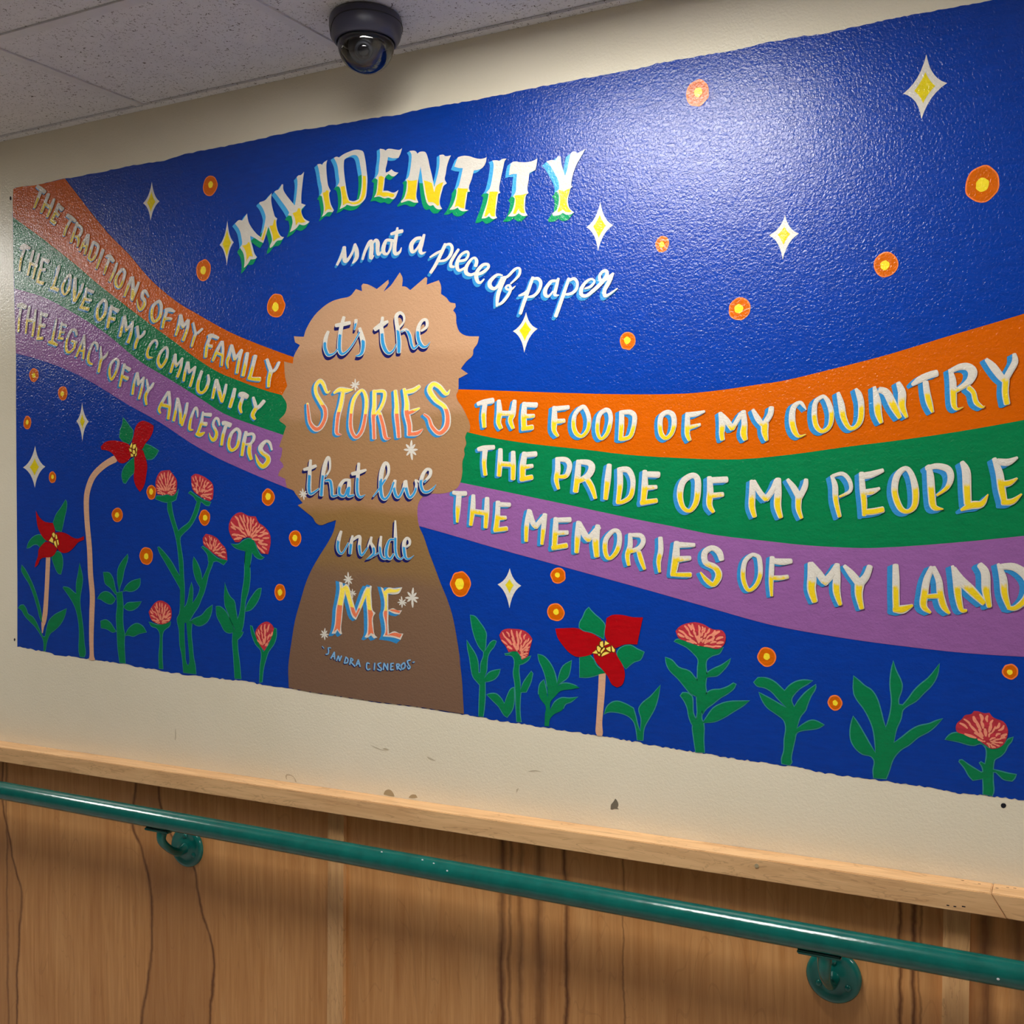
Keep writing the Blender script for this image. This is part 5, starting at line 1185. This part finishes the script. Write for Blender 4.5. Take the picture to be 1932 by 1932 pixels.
s -11551 15494 30 -11416 15639 45 -11301 15784 53 -11186 15961 53 -11185 16122 60 -11261 16172 68 -11338 16011 90 -11368 15785 90 -11350 15526 90 -11265 15444 68 -11150 15557 53 -11055 15782 53
L i
s -11026 15822 60 -11046 15653 75 -11000 15508 75 -10925 15492 60 -10830 15652 60 -10792 15796 60
L v
s -10774 15811 60 -10756 15619 83 -10682 15475 68 -10571 15570 60 -10524 15729 53 -10551 15825 30 -10450 15776 38
L e
s -10349 15776 45 -10221 15901 60 -10202 16011 60 -10293 16028 60 -10385 15903 75 -10423 15744 75 -10368 15601 68 -10259 15585 60 -10149 15647 45 -10073 15729 12
W inside skin 1.2759 1.0824 -3.62 4.40 -0.067
L i
s -12338 14777 52 -12399 14619 78 -12426 14447 78 -12384 14334 65 -12298 14335 45 -12160 14537 39
L n
s -12057 14688 45 -12101 14496 78 -12119 14318 71
s -12058 14596 45 -11939 14668 58 -11872 14655 58 -11890 14457 71 -11840 14288 58 -11706 14432 39
L s
s -11706 14418 32 -11596 14673 39 -11613 14560 52 -11547 14449 71 -11540 14337 71 -11623 14258 58 -11723 14206 16
s -11532 14288 32 -11415 14353 32
L i
s -11364 14683 45 -11390 14466 65 -11358 14285 65 -11276 14231 52 -11210 14260 32
L d
s -11062 14625 52 -11160 14609 52 -11234 14441 78 -11235 14287 78 -11145 14234 58 -11063 14333 45
s -11023 15007 32 -11021 14681 65 -11022 14417 65 -10982 14279 58 -10901 14232 39 -10829 14282 32
L e
s -10771 14477 39 -10691 14534 45 -10690 14616 52 -10754 14657 52 -10819 14559 71 -10812 14366 78 -10772 14256 58 -10692 14244 39 -10588 14315 10
W ME me 1.2887 1.0893 0.00 0.00 0.000
L M
p -12396 13726 -12319 13714 -12293 13637 -12225 13689 -12174 13669 -12115 13529 -12048 13333 -11982 13122 -11879 13354 -11777 13570 -11718 13649 -11660 13644 -11626 13674 -11593 13661 -11607 13548 -11595 13351 -11571 13169 -11504 13116 -11563 13029 -11556 12832 -11523 12665 -11457 12619 -11549 12593 -11615 12653 -11715 12598 -11774 12609 -11715 12711 -11705 12881 -11712 13163 -11744 13416 -11846 13199 -11982 12952 -12067 13005 -12151 13215 -12234 13482 -12278 13338 -12323 12993 -12350 12705 -12325 12643 -12376 12633 -12445 12715 -12497 12640 -12592 12635 -12531 12768 -12495 13013 -12485 13143 -12441 13317 -12388 13562
q -12362 13691 -12328 13593 -12233 13653 -12268 13495 -12312 13279 -12348 12992 -12385 12675 -12444 12751 -12540 12667 -12487 12842 -12459 13130 -12415 13318 -12367 13563
q -12233 13653 -12174 13626 -12099 13387 -11982 13080 -11879 13269 -11761 13528 -11710 13614 -11727 13473 -11846 13242 -11982 12995 -12050 13048 -12133 13258 -12251 13567
q -11710 13607 -11635 13624 -11624 13378 -11599 13168 -11563 13106 -11593 12999 -11584 12831 -11548 12678 -11615 12702 -11690 12642 -11672 12883 -11687 13164 -11727 13501
b -12441 13245 -11596 13168 -7.5 -1.6 -6.7 5.4
L E
p -11378 13654 -11320 13628 -11296 13573 -11197 13646 -11050 13638 -10864 13665 -10937 13544 -11051 13512 -11198 13521 -11199 13339 -11199 13186 -11085 13233 -10987 13195 -10874 13200 -10931 13114 -11053 13123 -11191 13172 -11200 12962 -11185 12711 -11054 12767 -10941 12732 -10844 12730 -10909 12601 -11055 12635 -11333 12647 -11284 12734 -11291 12930 -11331 13124 -11298 13209 -11297 13391
q -11345 13627 -11296 13559 -11181 13626 -11050 13610 -10904 13636 -10969 13571 -11132 13551 -11222 13534 -11231 13324 -11224 13157 -11233 12961 -11218 12682 -11054 12739 -10876 12714 -10925 12642 -11087 12675 -11284 12671 -11251 12764 -11266 12959 -11306 13125 -11273 13210 -11272 13392
q -11175 13194 -11085 13212 -10906 13178 -10939 13142 -11069 13164
b -11314 13153 -11199 13186 -6.7 -0.6 -7.8 7.8
W signature sig 1.2893 1.0908 -1.45 1.45 0.000
L '
s -12830 12355 17 -12788 12315 19
L S
s -12614 12333 23 -12677 12330 27 -12670 12267 27 -12684 12208 27 -12740 12193 27
L A
s -12615 12115 27 -12525 12253 27
s -12525 12253 27 -12519 12104 27
s -12580 12157 21 -12518 12161 21
L N
s -12470 12078 27 -12428 12178 27
s -12422 12179 27 -12395 12077 27
s -12395 12077 27 -12346 12184 27
L D
s -12278 12039 27 -12236 12168 27
s -12236 12168 27 -12189 12125 27 -12203 12056 27 -12278 12039 27
L R
s -12142 12020 27 -12114 12153 27
s -12114 12153 27 -12060 12122 27 -12128 12072 27
s -12114 12073 27 -12013 11989 27
L A
s -11986 12008 27 -11931 12131 27
s -11931 12131 27 -11885 11992 27
s -11965 12037 21 -11904 12053 21
L C
s -11656 12069 23 -11716 12077 27 -11730 11985 27 -11697 11942 27 -11641 11963 27
L I
s -11530 12089 27 -11544 11947 27
L S
s -11377 12105 23 -11450 12072 27 -11417 12018 27 -11371 11988 27 -11391 11947 27 -11464 11970 27
L N
s -11325 11968 27 -11305 12104 27
s -11305 12104 27 -11220 11970 27
s -11220 11970 27 -11219 12099 27
L E
s -11141 12104 27 -11148 11981 27
s -11147 12103 23 -11078 12117 23
s -11148 12042 23 -11089 12052 23
s -11148 11975 23 -11079 11988 23
L R
s -10991 11997 27 -11010 12090 27
s -11010 12101 27 -10952 12105 27 -10946 12072 27 -10998 12041 27
s -10985 12042 27 -10901 11992 27
L O
c -10842 12135 27 -10900 12076 27 -10868 12011 27 -10810 12059 27 -10816 12126 27
L S
s -10681 12207 25 -10751 12180 27 -10726 12109 27 -10688 12068 27 -10726 12026 27 -10758 12085 19
L '
s -10623 12163 25 -10585 12176 21
W THE rib 1.1242 1.0132 -4.66 3.35 -0.085
L T
s -9141 17283 84 -9001 17316 102 -8809 17336 112
s -8984 17277 93 -9012 17058 102 -8998 16832 84
L H
s -8686 17331 75 -8672 17102 112 -8693 16914 102 -8641 16798 84
s -8350 17316 75 -8388 17073 112 -8441 16943 102 -8385 16790 75
s -8672 17084 102 -8388 17073 102
L E
s -8139 17260 93 -8160 17027 112 -8150 16764 112
s -8170 17233 93 -7892 17212 102
s -8139 17007 93 -7944 17009 75
s -8192 16774 93 -7975 16796 102
W FOOD rib 1.0411 0.9752 -7.45 3.35 -0.089
L F
s -7524 17160 84 -7528 16911 121 -7533 16726 102 -7459 16613 65
s -7548 17124 102 -7238 17143 84
s -7528 16889 102 -7324 16895 84
L O
c -6972 17138 84 -7110 17006 84 -7140 16806 93 -7091 16657 93 -6973 16599 75 -6856 16723 84 -6836 16923 84 -6894 17089 84
L O
c -6507 17065 84 -6632 16970 84 -6671 16736 84 -6643 16590 75 -6575 16543 65 -6469 16657 84 -6412 16872 84 -6431 17017 84
L D
s -6202 17026 93 -6203 16793 102 -6222 16515 93
s -6202 17008 84 -6036 17005 93 -5954 16922 89 -5979 16717 89 -6052 16555 84 -6222 16524 84
W OF rib 0.9651 0.9390 -6.63 4.14 -0.052
L O
c -5346 16978 91 -5460 16904 99 -5476 16701 99 -5444 16574 99 -5363 16517 83 -5266 16600 91 -5218 16770 99 -5242 16927 99
L F
s -4975 16948 83 -4978 16731 108 -4978 16576 99 -4938 16470 75
s -4994 16918 99 -4835 16927 99 -4670 16967 50
s -4978 16685 99 -4749 16739 58
W MY rib 0.9136 0.9136 -6.96 4.14 0.022
L M
s -4398 16934 66 -4359 16742 124 -4367 16574 108 -4352 16466 99
s -4390 16918 83 -4275 16784 116 -4183 16644 99
s -4183 16644 91 -4030 16897 91
s -3992 16941 99 -3970 16729 116 -3985 16562 141 -3954 16456 99
L Y
s -3826 16962 66 -3744 16811 108 -3669 16703 91
s -3513 16990 99 -3535 16864 108 -3639 16702 99
s -3624 16717 149 -3624 16567 133 -3591 16434 75
W COUNTRY rib 0.8020 0.8556 -8.99 4.35 0.170
L C
s -2933 16924 20 -2984 17006 65 -3041 17054 72 -3142 16974 116 -3167 16767 138 -3129 16584 130 -3053 16485 72 -2939 16514 20
L O
c -2689 17129 80 -2783 17037 101 -2801 16819 116 -2764 16637 109 -2664 16557 87 -2552 16643 94 -2522 16834 109 -2565 17015 101 -2627 17120 80
L U
s -2418 17187 72 -2369 16994 130 -2332 16776 130 -2246 16608 94 -2149 16605 87 -2065 16728 123 -2053 16981 123 -2089 17146 116 -2138 17237 58
L N
s -1850 17255 65 -1808 17033 145 -1789 16832 145 -1742 16673 87
s -1766 17207 116 -1660 17152 145 -1553 16935 159 -1459 16744 94
s -1484 17305 87 -1425 17141 152 -1425 16930 145 -1354 16747 72
L T
s -1268 17266 72 -1154 17344 130 -1020 17403 130 -905 17430 130
s -1071 17295 111 -1050 17128 124 -1014 16961 124 -967 16815 65
L R
s -714 17475 65 -673 17308 124 -663 17088 130 -652 16913 111 -602 16845 59 -513 16876 10
s -694 17452 91 -573 17510 117 -453 17504 143 -383 17413 170 -433 17274 130 -582 17161 91 -643 17131 91
s -442 17176 104 -373 17097 98 -332 16943 98 -243 16863 59 -206 16883 13
L Y
s -191 17607 65 -98 17494 130 0 17348 130 59 17270 104
s 202 17664 72 213 17540 117 136 17384 117 78 17269 117
s 88 17269 130 79 17076 124 104 16903 117
W THE rib 1.1248 1.0144 -4.47 2.98 -0.134
L T
s -9133 16402 84 -9004 16427 102 -8790 16438 84
s -8982 16389 102 -9005 16141 93 -8980 15907 84
L H
s -8653 16396 84 -8664 16135 102 -8686 15888 93
s -8384 16341 84 -8381 16073 102 -8388 15819 93
s -8664 16116 102 -8370 16092 102
L E
s -8141 16313 102 -8183 16051 121 -8184 15798 112
s -8162 16276 102 -7905 16290 102
s -8162 16042 93 -7977 16067 75
s -8225 15817 102 -7988 15852 102
W PRIDE rib 1.0318 0.9720 -6.34 2.98 -0.160
L P
s -7470 16203 84 -7460 15985 112 -7491 15800 102 -7447 15630 65
s -7460 16179 93 -7290 16166 102 -7221 16055 102 -7291 15872 93 -7450 15855 75
L R
s -7043 16144 93 -7063 15869 121 -7103 15576 112
s -7013 16125 93 -6837 16103 112 -6779 16011 130 -6857 15867 121 -7053 15759 93
s -6877 15812 112 -6780 15647 112 -6712 15450 75
L I
s -6441 16060 93 -6471 15790 121 -6513 15437 93
L D
s -6238 15989 102 -6232 15697 112 -6271 15374 93
s -6241 15967 102 -6088 15965 112 -6004 15844 102 -5987 15685 93 -6034 15481 97 -6185 15382 84 -6290 15374 75
L E
s -5764 15939 83 -5764 15651 124 -5797 15350 108
s -5772 15880 108 -5501 15869 116
s -5739 15635 99 -5545 15649 75
s -5830 15366 108 -5542 15405 91
W OF rib 0.9481 0.9319 -7.45 4.14 -0.056
L O
c -4899 15846 108 -5058 15739 124 -5114 15506 124 -5058 15288 99 -4931 15226 83 -4820 15381 116 -4788 15644 124 -4804 15799 116
L F
s -4584 15812 91 -4569 15565 124 -4584 15335 116 -4514 15204 75
s -4584 15758 116 -4275 15770 116
s -4569 15488 108 -4344 15511 91
W MY rib 0.8892 0.9026 -7.25 3.62 -0.021
L M
s -3849 15745 72 -3836 15546 123 -3843 15308 130 -3796 15130 94
s -3816 15731 101 -3698 15532 109 -3600 15427 116
s -3600 15427 116 -3490 15584 109 -3425 15741 101
s -3400 15767 116 -3399 15544 138 -3406 15309 138 -3354 15119 94
L Y
s -3239 15758 65 -3130 15608 116 -3054 15452 109
s -2934 15755 80 -2953 15633 109 -3041 15452 109
s -3054 15478 130 -3060 15270 109 -3009 15108 72
W PEOPLE rib 0.7917 0.8516 -8.99 5.51 0.089
L P
s -2523 15815 58 -2467 15655 116 -2454 15412 116 -2393 15137 87
s -2504 15808 72 -2345 15845 80 -2235 15729 87 -2222 15564 72 -2393 15463 51
L E
s -2047 15854 101 -2029 15601 123 -2004 15360 123 -2004 15158 87
s -2053 15803 130 -1897 15826 130 -1713 15893 80
s -2005 15537 109 -1885 15549 123 -1766 15599 58
s -2004 15209 123 -1860 15222 130 -1711 15254 123
L O
c -1370 15919 94 -1498 15797 130 -1533 15535 130 -1450 15285 123 -1334 15223 87 -1230 15323 123 -1219 15571 138 -1277 15819 109
L P
s -1024 15957 87 -995 15778 138 -977 15495 145 -943 15298 130 -806 15262 29
s -1058 15915 87 -899 15949 109 -740 15898 130 -695 15763 123 -751 15604 87 -898 15483 51
L L
s -533 16004 87 -472 15857 159 -460 15590 159 -448 15348 145
s -542 15250 58 -393 15323 145 -249 15347 130 -157 15492 29
L E
s -71 16050 87 0 15827 138 33 15587 145 77 15359 116
s -22 16007 116 118 15993 130 252 16062 51
s 33 15659 116 141 15670 116 250 15740 43
s 45 15371 116 185 15383 116 312 15496 36
W THE rib 1.1539 1.0285 -5.22 2.79 -0.174
L T
s -9692 15570 75 -9549 15550 93 -9407 15550 93
s -9560 15531 102 -9583 15240 102 -9600 14988 56
L H
s -9244 15514 75 -9256 15241 102 -9300 14933 75
s -8943 15461 84 -8954 15184 102 -8977 14888 84
s -9288 15202 102 -8944 15165 102
L E
s -8709 15390 84 -8720 15109 102 -8753 14842 112
s -8730 15337 93 -8456 15328 84
s -8731 15071 102 -8541 15081 75
s -8785 14842 93 -8520 14873 93
W MEMORIES rib 1.0189 0.9671 -6.71 2.98 -0.194
L M
s -8051 15229 84 -8103 14943 102 -8115 14639 84
s -8041 15206 93 -7980 15000 112 -7908 14907 93
s -7919 14907 102 -7714 15142 84
s -7724 15151 93 -7755 14872 102 -7787 14588 75
L E
s -7502 15078 93 -7513 14800 121 -7534 14503 112
s -7533 15041 93 -7209 15052 102
s -7513 14800 102 -7263 14812 84
s -7574 14521 102 -7283 14572 112
L M
s -7045 15011 93 -7065 14732 121 -7085 14447 93
s -7035 14989 102 -6918 14771 130 -6840 14680 112
s -6859 14680 112 -6645 14920 102
s -6664 14947 93 -6704 14664 140 -6685 14382 112
L O
c -6362 14854 83 -6499 14708 96 -6525 14530 99 -6491 14386 91 -6414 14355 75 -6295 14486 96 -6244 14663 96 -6261 14823 91
L R
s -6042 14802 75 -6043 14587 99 -6093 14410 99 -6068 14235 75
s -6026 14778 75 -5843 14773 91 -5793 14670 91 -5876 14542 91 -6076 14475 83
s -5876 14479 91 -5827 14321 99 -5769 14172 66
L I
s -5473 14742 83 -5465 14518 99 -5506 14313 91 -5487 14127 58
L E
s -5174 14664 99 -5190 14383 141 -5239 14084 116
s -5174 14618 116 -4852 14620 75
s -5174 14360 124 -4927 14389 83
s -5271 14091 83 -5094 14089 91 -4919 14094 99
L S
s -4367 14371 91 -4417 14508 116 -4541 14575 99 -4666 14487 108 -4651 14318 108 -4479 14230 116 -4417 14093 124 -4510 13936 99 -4635 14009 91 -4742 14142 33
W OF rib 0.8999 0.9093 -6.99 2.80 -0.102
L O
c -3852 14462 78 -3965 14339 93 -3994 14096 101 -3944 13912 93 -3873 13858 78 -3760 13961 85 -3697 14147 93 -3711 14388 93 -3760 14457 78
L F
s -3497 14435 93 -3508 14195 101 -3515 13998 93 -3505 13775 62
s -3508 14378 93 -3328 14361 124 -3177 14379 93
s -3494 14083 93 -3356 14087 93 -3232 14112 78
W MY rib 0.8481 0.8828 -6.99 3.11 -0.073
L M
s -2872 14352 85 -2838 14131 171 -2844 13909 171 -2790 13710 124
s -2852 14338 109 -2731 14189 140 -2637 14054 140
s -2637 14027 140 -2518 14168 132 -2432 14335 93
s -2426 14342 93 -2432 14143 140 -2438 13896 148 -2378 13672 85
L Y
s -2314 14318 70 -2203 14191 132 -2098 14058 148
s -1912 14321 109 -1969 14157 132 -2059 14046 155
s -2072 14045 186 -2085 13854 148 -2039 13625 101
W LAND rib 0.7713 0.8420 -10.58 4.23 0.052
L L
s -1517 14349 121 -1510 14115 144 -1510 13854 144 -1503 13619 144
s -1540 13631 121 -1405 13637 166 -1260 13708 60
L A
s -968 14325 106 -1045 14129 136 -1080 13896 151 -1091 13702 144 -990 13603 60
s -950 14325 106 -866 14122 128 -842 13905 144 -794 13715 144 -711 13603 60
s -1044 13859 91 -830 13880 113
L N
s -667 14358 60 -607 14143 151 -583 13889 144 -536 13675 106 -460 13659 60
s -643 14321 91 -549 14145 166 -386 13973 181 -213 13790 121
s -272 14387 121 -192 14257 166 -179 13980 166 -133 13737 106
L D
s -10 14406 60 58 14189 144 82 13940 144 138 13742 91
s 12 14363 106 204 14368 144 360 14261 166 427 14102 151 383 13889 136 239 13734 106 127 13729 76'''
STYLE = dict(rib=('shade', 'white', 'yw', .68, .52), script=('shade', 'white', None, 1, .5), skin=('navy', 'white', 'wb', .64, .55), two=('shade', 'white', 'yc', .62, .50), sig=('navy', 'sig', None, 1, .5), banner=('bg', 'white', 'yellow', 1, .5), me=('shade', 'white', 'yc', 1, .5))
NOTE = dict(rib='white to yellow brush capitals with blue shade', script='white brush script with blue shade', skin='white and blue brush script with navy shade', two='yellow and coral capitals edged in white', sig='small blue capitals with navy shade', banner='tall white and yellow capitals with green and blue shade', me='tall yellow and coral capitals edged in white')
word = None; cur = None
def finish():
    global cur
    if not cur: return
    f = Flat(); st = word['style']; sh, face, over, k, split = STYLE[st]; nib = word['nib']; off = word['off']
    if 'S' in cur:
        up_ = (-word['slope'], 1.0); l = math.hypot(*up_); up_ = (up_[0] / l, up_[1] / l)
        hs = [p[0] * up_[0] + p[1] * up_[1] for P, c in cur['S'] for p in P]
        lo, hi = min(hs), max(hs); mid = lo + (hi - lo) * split
        if st == 'skin': mid = word.setdefault('mid', None) or mid
        g = lambda x, z: (mid - (x * up_[0] + z * up_[1])) * 1e3
        h = 0.0014 + 0.000013 * (word['n'] % 2)
        for q in (1.0, .66, .33):
            for i, (P, c) in enumerate(cur['S']):
                h += 5e-5
                f.stroke(P, nib, h, M[sh], c, off=(off[0] * q, off[1] * q), k=1.25 if st == 'sig' else 1.0)
        for i, (P, c) in enumerate(cur['S']): f.stroke(P, nib, 0.0022 + 6e-5 * i + 0.000013 * (word['n'] % 2), M[face], c)
        if over:
            for i, (P, c) in enumerate(cur['S']): f.stroke(P, nib, 0.0026 + 6e-5 * i + 0.000013 * (word['n'] % 2), M[over], c, grad=g, k=k)
    else:
        (ax, az), (bx, bz) = cur['B']; dx, dz = bx - ax, bz - az; l = math.hypot(dx, dz)
        nx, nz = dz / l, -dx / l          # points down
        g = lambda x, z: ((x - ax) * nx + (z - az) * nz) * 1e3
        R = [smooth_ring(r) for r in cur['R']]
        hs = [g(*p) for p in R[0]]; lo, hi = min(hs), max(hs)
        o1, o2 = cur['o']
        for q in (1.0, .8, .6, .4, .2):
            RR = []
            for r in R:
                rr = []
                for x, z in r:
                    t_ = (g(x, z) - lo) / (hi - lo)
                    rr.append((x + q * (o1[0] + (o2[0] - o1[0]) * t_) * nib[0], z - q * (o1[1] + (o2[1] - o1[1]) * t_) * nib[1]))
                RR.append(rr)
            f.fill(RR, 0.0019 - 0.0005 * q, M[sh], grad=g, smooth=False)
        f.fill(R, 0.0022, M[face], smooth=False)
        for i, q in enumerate(cur['Q']): f.fill([q], 0.0025 + 4e-5 * i, M[over], grad=g)
    f.build('painted_letter', word['o']); cur = None; word['n'] += 1
for line in LETTERS.split('\n'):
    k, s = line.split(' ', 1)
    if k == 'W':
        finish(); v = s.split()
        nib = (float(v[2]) / 1e3, float(v[3]) / 1e3)
        word = dict(txt=v[0], style=v[1], nib=nib, off=(float(v[4]) * nib[0], -float(v[5]) * nib[1]), slope=float(v[6]), n=0)
        word['o'] = tag(empty('painted_word', mural), 'the word %s in %s' % (v[0], NOTE[v[1]]) if v[1] != 'sig' else 'a small name lettered in blue capitals at the foot of the silhouette')
    elif k == 'L': finish(); cur = dict(ch=s)
    elif k in 'sc':
        q = [int(t_) for t_ in s.split()]
        cur.setdefault('S', []).append(([(q[i] / 1e4, q[i + 1] / 1e4, q[i + 2] / 10) for i in range(0, len(q), 3)], k == 'c'))
    elif k == 'p': cur['R'] = rings(s); cur['Q'] = []
    elif k == 'q': cur['Q'].append(ring(s))
    elif k == 'b':
        v = s.split(); cur['B'] = ring(' '.join(v[:4])); cur['o'] = ((float(v[4]), float(v[5])), (float(v[6]), float(v[7])))
finish()

# ------------------------------------------------------------------ handrail
def hz(x): return 0.8350 - 0.00544 * (x - 0.036)
HY = -0.083; HR = 0.0207
rail = tag(empty('handrail'), 'round dark green painted pipe handrail on wall brackets below the maple cap', 'handrail')
obj('pipe', tube([(XL + 0.02 + i * 0.6, HY, hz(XL + 0.02 + i * 0.6)) for i in range(17)], HR, 40), M['enamel'], rail, True)
for bx, bz in ((-1.648, 0.7625), (-0.246, 0.749), (1.15, 0.742), (-3.05, 0.771), (-4.45, 0.778)):
    # flange: stepped round plate turned about the wall normal
    prof = [(0, -0.012), (0.013, -0.012), (0.018, -0.009), (0.030, -0.008), (0.036, -0.010), (0.041, -0.009), (0.0445, -0.005), (0.0445, 0.0)]
    bm = lathe([(r, z) for r, z in prof], 0, 0, 40)
    bmesh.ops.transform(bm, matrix=Matrix(((1, 0, 0, bx), (0, 0, 1, PB - 0.0002), (0, -1, 0, bz), (0, 0, 0, 1))), verts=bm.verts)
    fl = obj('bracket_flange', bm, M['enamel'], rail, True)
    zb = hz(bx) - HR
    path = catmull([(bx, PB - 0.008, bz), (bx - 0.001, PB - 0.030, bz - 0.003), (bx - 0.003, PB - 0.055, bz + 0.012), (bx - 0.004, HY - 0.002, bz + 0.036), (bx - 0.004, HY, zb - 0.003)], 6)
    n = len(path)
    obj('bracket_arm', tube(path, [0.0125 - 0.0045 * math.sin(math.pi * i / (n - 1)) for i in range(n)], 18), M['enamel'], fl, True)
    bm = box(-0.034, 0.034, -0.012, 0.012, -0.0045, 0.0015, 0.0018)
    bmesh.ops.translate(bm, vec=(bx - 0.012, HY, zb - 0.0005), verts=bm.verts)
    obj('saddle', bm, M['enamel'], fl)
    for an in (90, 210, 330):
        bm = bmesh.new()
        bmesh.ops.create_uvsphere(bm, u_segments=12, v_segments=8, radius=0.0055, matrix=Matrix.Translation((bx + 0.027 * math.cos(math.radians(an)), PB - 0.009, bz + 0.027 * math.sin(math.radians(an)))) @ Matrix.Diagonal((1, .6, 1, 1)))
        obj('screw', bm, M['enamel'], fl, True)
for nx, an in ((-1.080, 62), (-.988, 58), (-.962, 50), (.001, -8), (-.93, 25)):
    a = math.radians(an)
    bm = bmesh.new()
    bmesh.ops.create_uvsphere(bm, u_segments=8, v_segments=6, radius=0.0022, matrix=Matrix.Translation((nx, HY - HR * math.cos(a), hz(nx) + HR * math.sin(a))) @ Matrix.Diagonal((1, .3, .8, 1)))
    obj('paint_nick', bm, M['white_metal'], rail)

# ------------------------------------------------------------------ dome camera on the ceiling
DX, DY = -1.069, -0.152
sc = tag(empty('security_camera'), 'charcoal dome security camera with a clear bubble mounted on the ceiling tile', 'camera')
zt = ZC + 0.002
prof = [(0.0, 0.0), (0.060, 0.0), (0.0655, -0.003), (0.0675, -0.009), (0.0678, -0.020), (0.0664, -0.029), (0.0635, -0.039), (0.0585, -0.047), (0.0545, -0.049), (0.0530, -0.046), (0.0530, -0.034), (0.0, -0.034)]
obj('housing', lathe([(r, zt + z) for r, z in prof], DX, DY, 96), M['housing'], sc, True)
# the wavy seam that runs round the housing
pts_ = []
def prof_r(z):
    for (ra, za), (rb, zb) in zip(prof[3:8], prof[4:9]):
        if zb <= z <= za: return ra + (rb - ra) * (z - za) / (zb - za)
    return 0.0675
for i in range(97):
    an = 2 * math.pi * i / 96; zz = -0.027 + 0.0105 * math.tanh(3.0 * math.sin(an * 1.0 + 2.15))
    r = prof_r(zz) + 0.0001
    pts_.append((DX + r * math.cos(an), DY + r * math.sin(an), zt + zz))
obj('housing_seam', tube(pts_, 0.0011, 8, False), M['module'], sc, True)
R = 0.0526; zc = zt - 0.0500
prof = [(R, zt - 0.042)] + [(R * math.cos(math.radians(a)), zc + R * math.sin(math.radians(a)) * 1.0) for a in range(0, -90, -6)] + [(0.0, zc - R)]
obj('dome_bubble', lathe(prof, DX, DY, 72), M['glass'], sc, True)
obj('inner_liner', lathe([(0.049, zt - 0.036), (0.049, zt - 0.046), (0.041, zt - 0.050), (0.036, zt - 0.050), (0.036, zt - 0.036)], DX, DY, 48), M['module'], sc, True)
bm = bmesh.new(); bmesh.ops.create_uvsphere(bm, u_segments=32, v_segments=20, radius=0.033, matrix=Matrix.Translation((DX, DY, zc - 0.004)))
obj('camera_ball', bm, M['module'], sc, True)
aim = Vector((0.35, -0.75, -0.56)).normalized(); q = aim.to_track_quat('Z', 'Y').to_matrix().to_4x4()
def along(profile, seg, o0):
    b = lathe(profile, 0, 0, seg); bmesh.ops.transform(b, matrix=Matrix.Translation(o0) @ q, verts=b.verts); return b
o0 = Vector((DX, DY, zc - 0.004))
lb = obj('lens_barrel', along([(0, 0.026), (0.0165, 0.026), (0.0165, 0.039), (0.0145, 0.041), (0.0125, 0.041), (0.0110, 0.038), (0, 0.038)], 36, o0), M['grey_module'], sc, True)
obj('lens', along([(0.0108, 0.0381), (0.008, 0.0398), (0.004, 0.0408), (0, 0.0411)], 30, o0), M['lens'], lb, True)
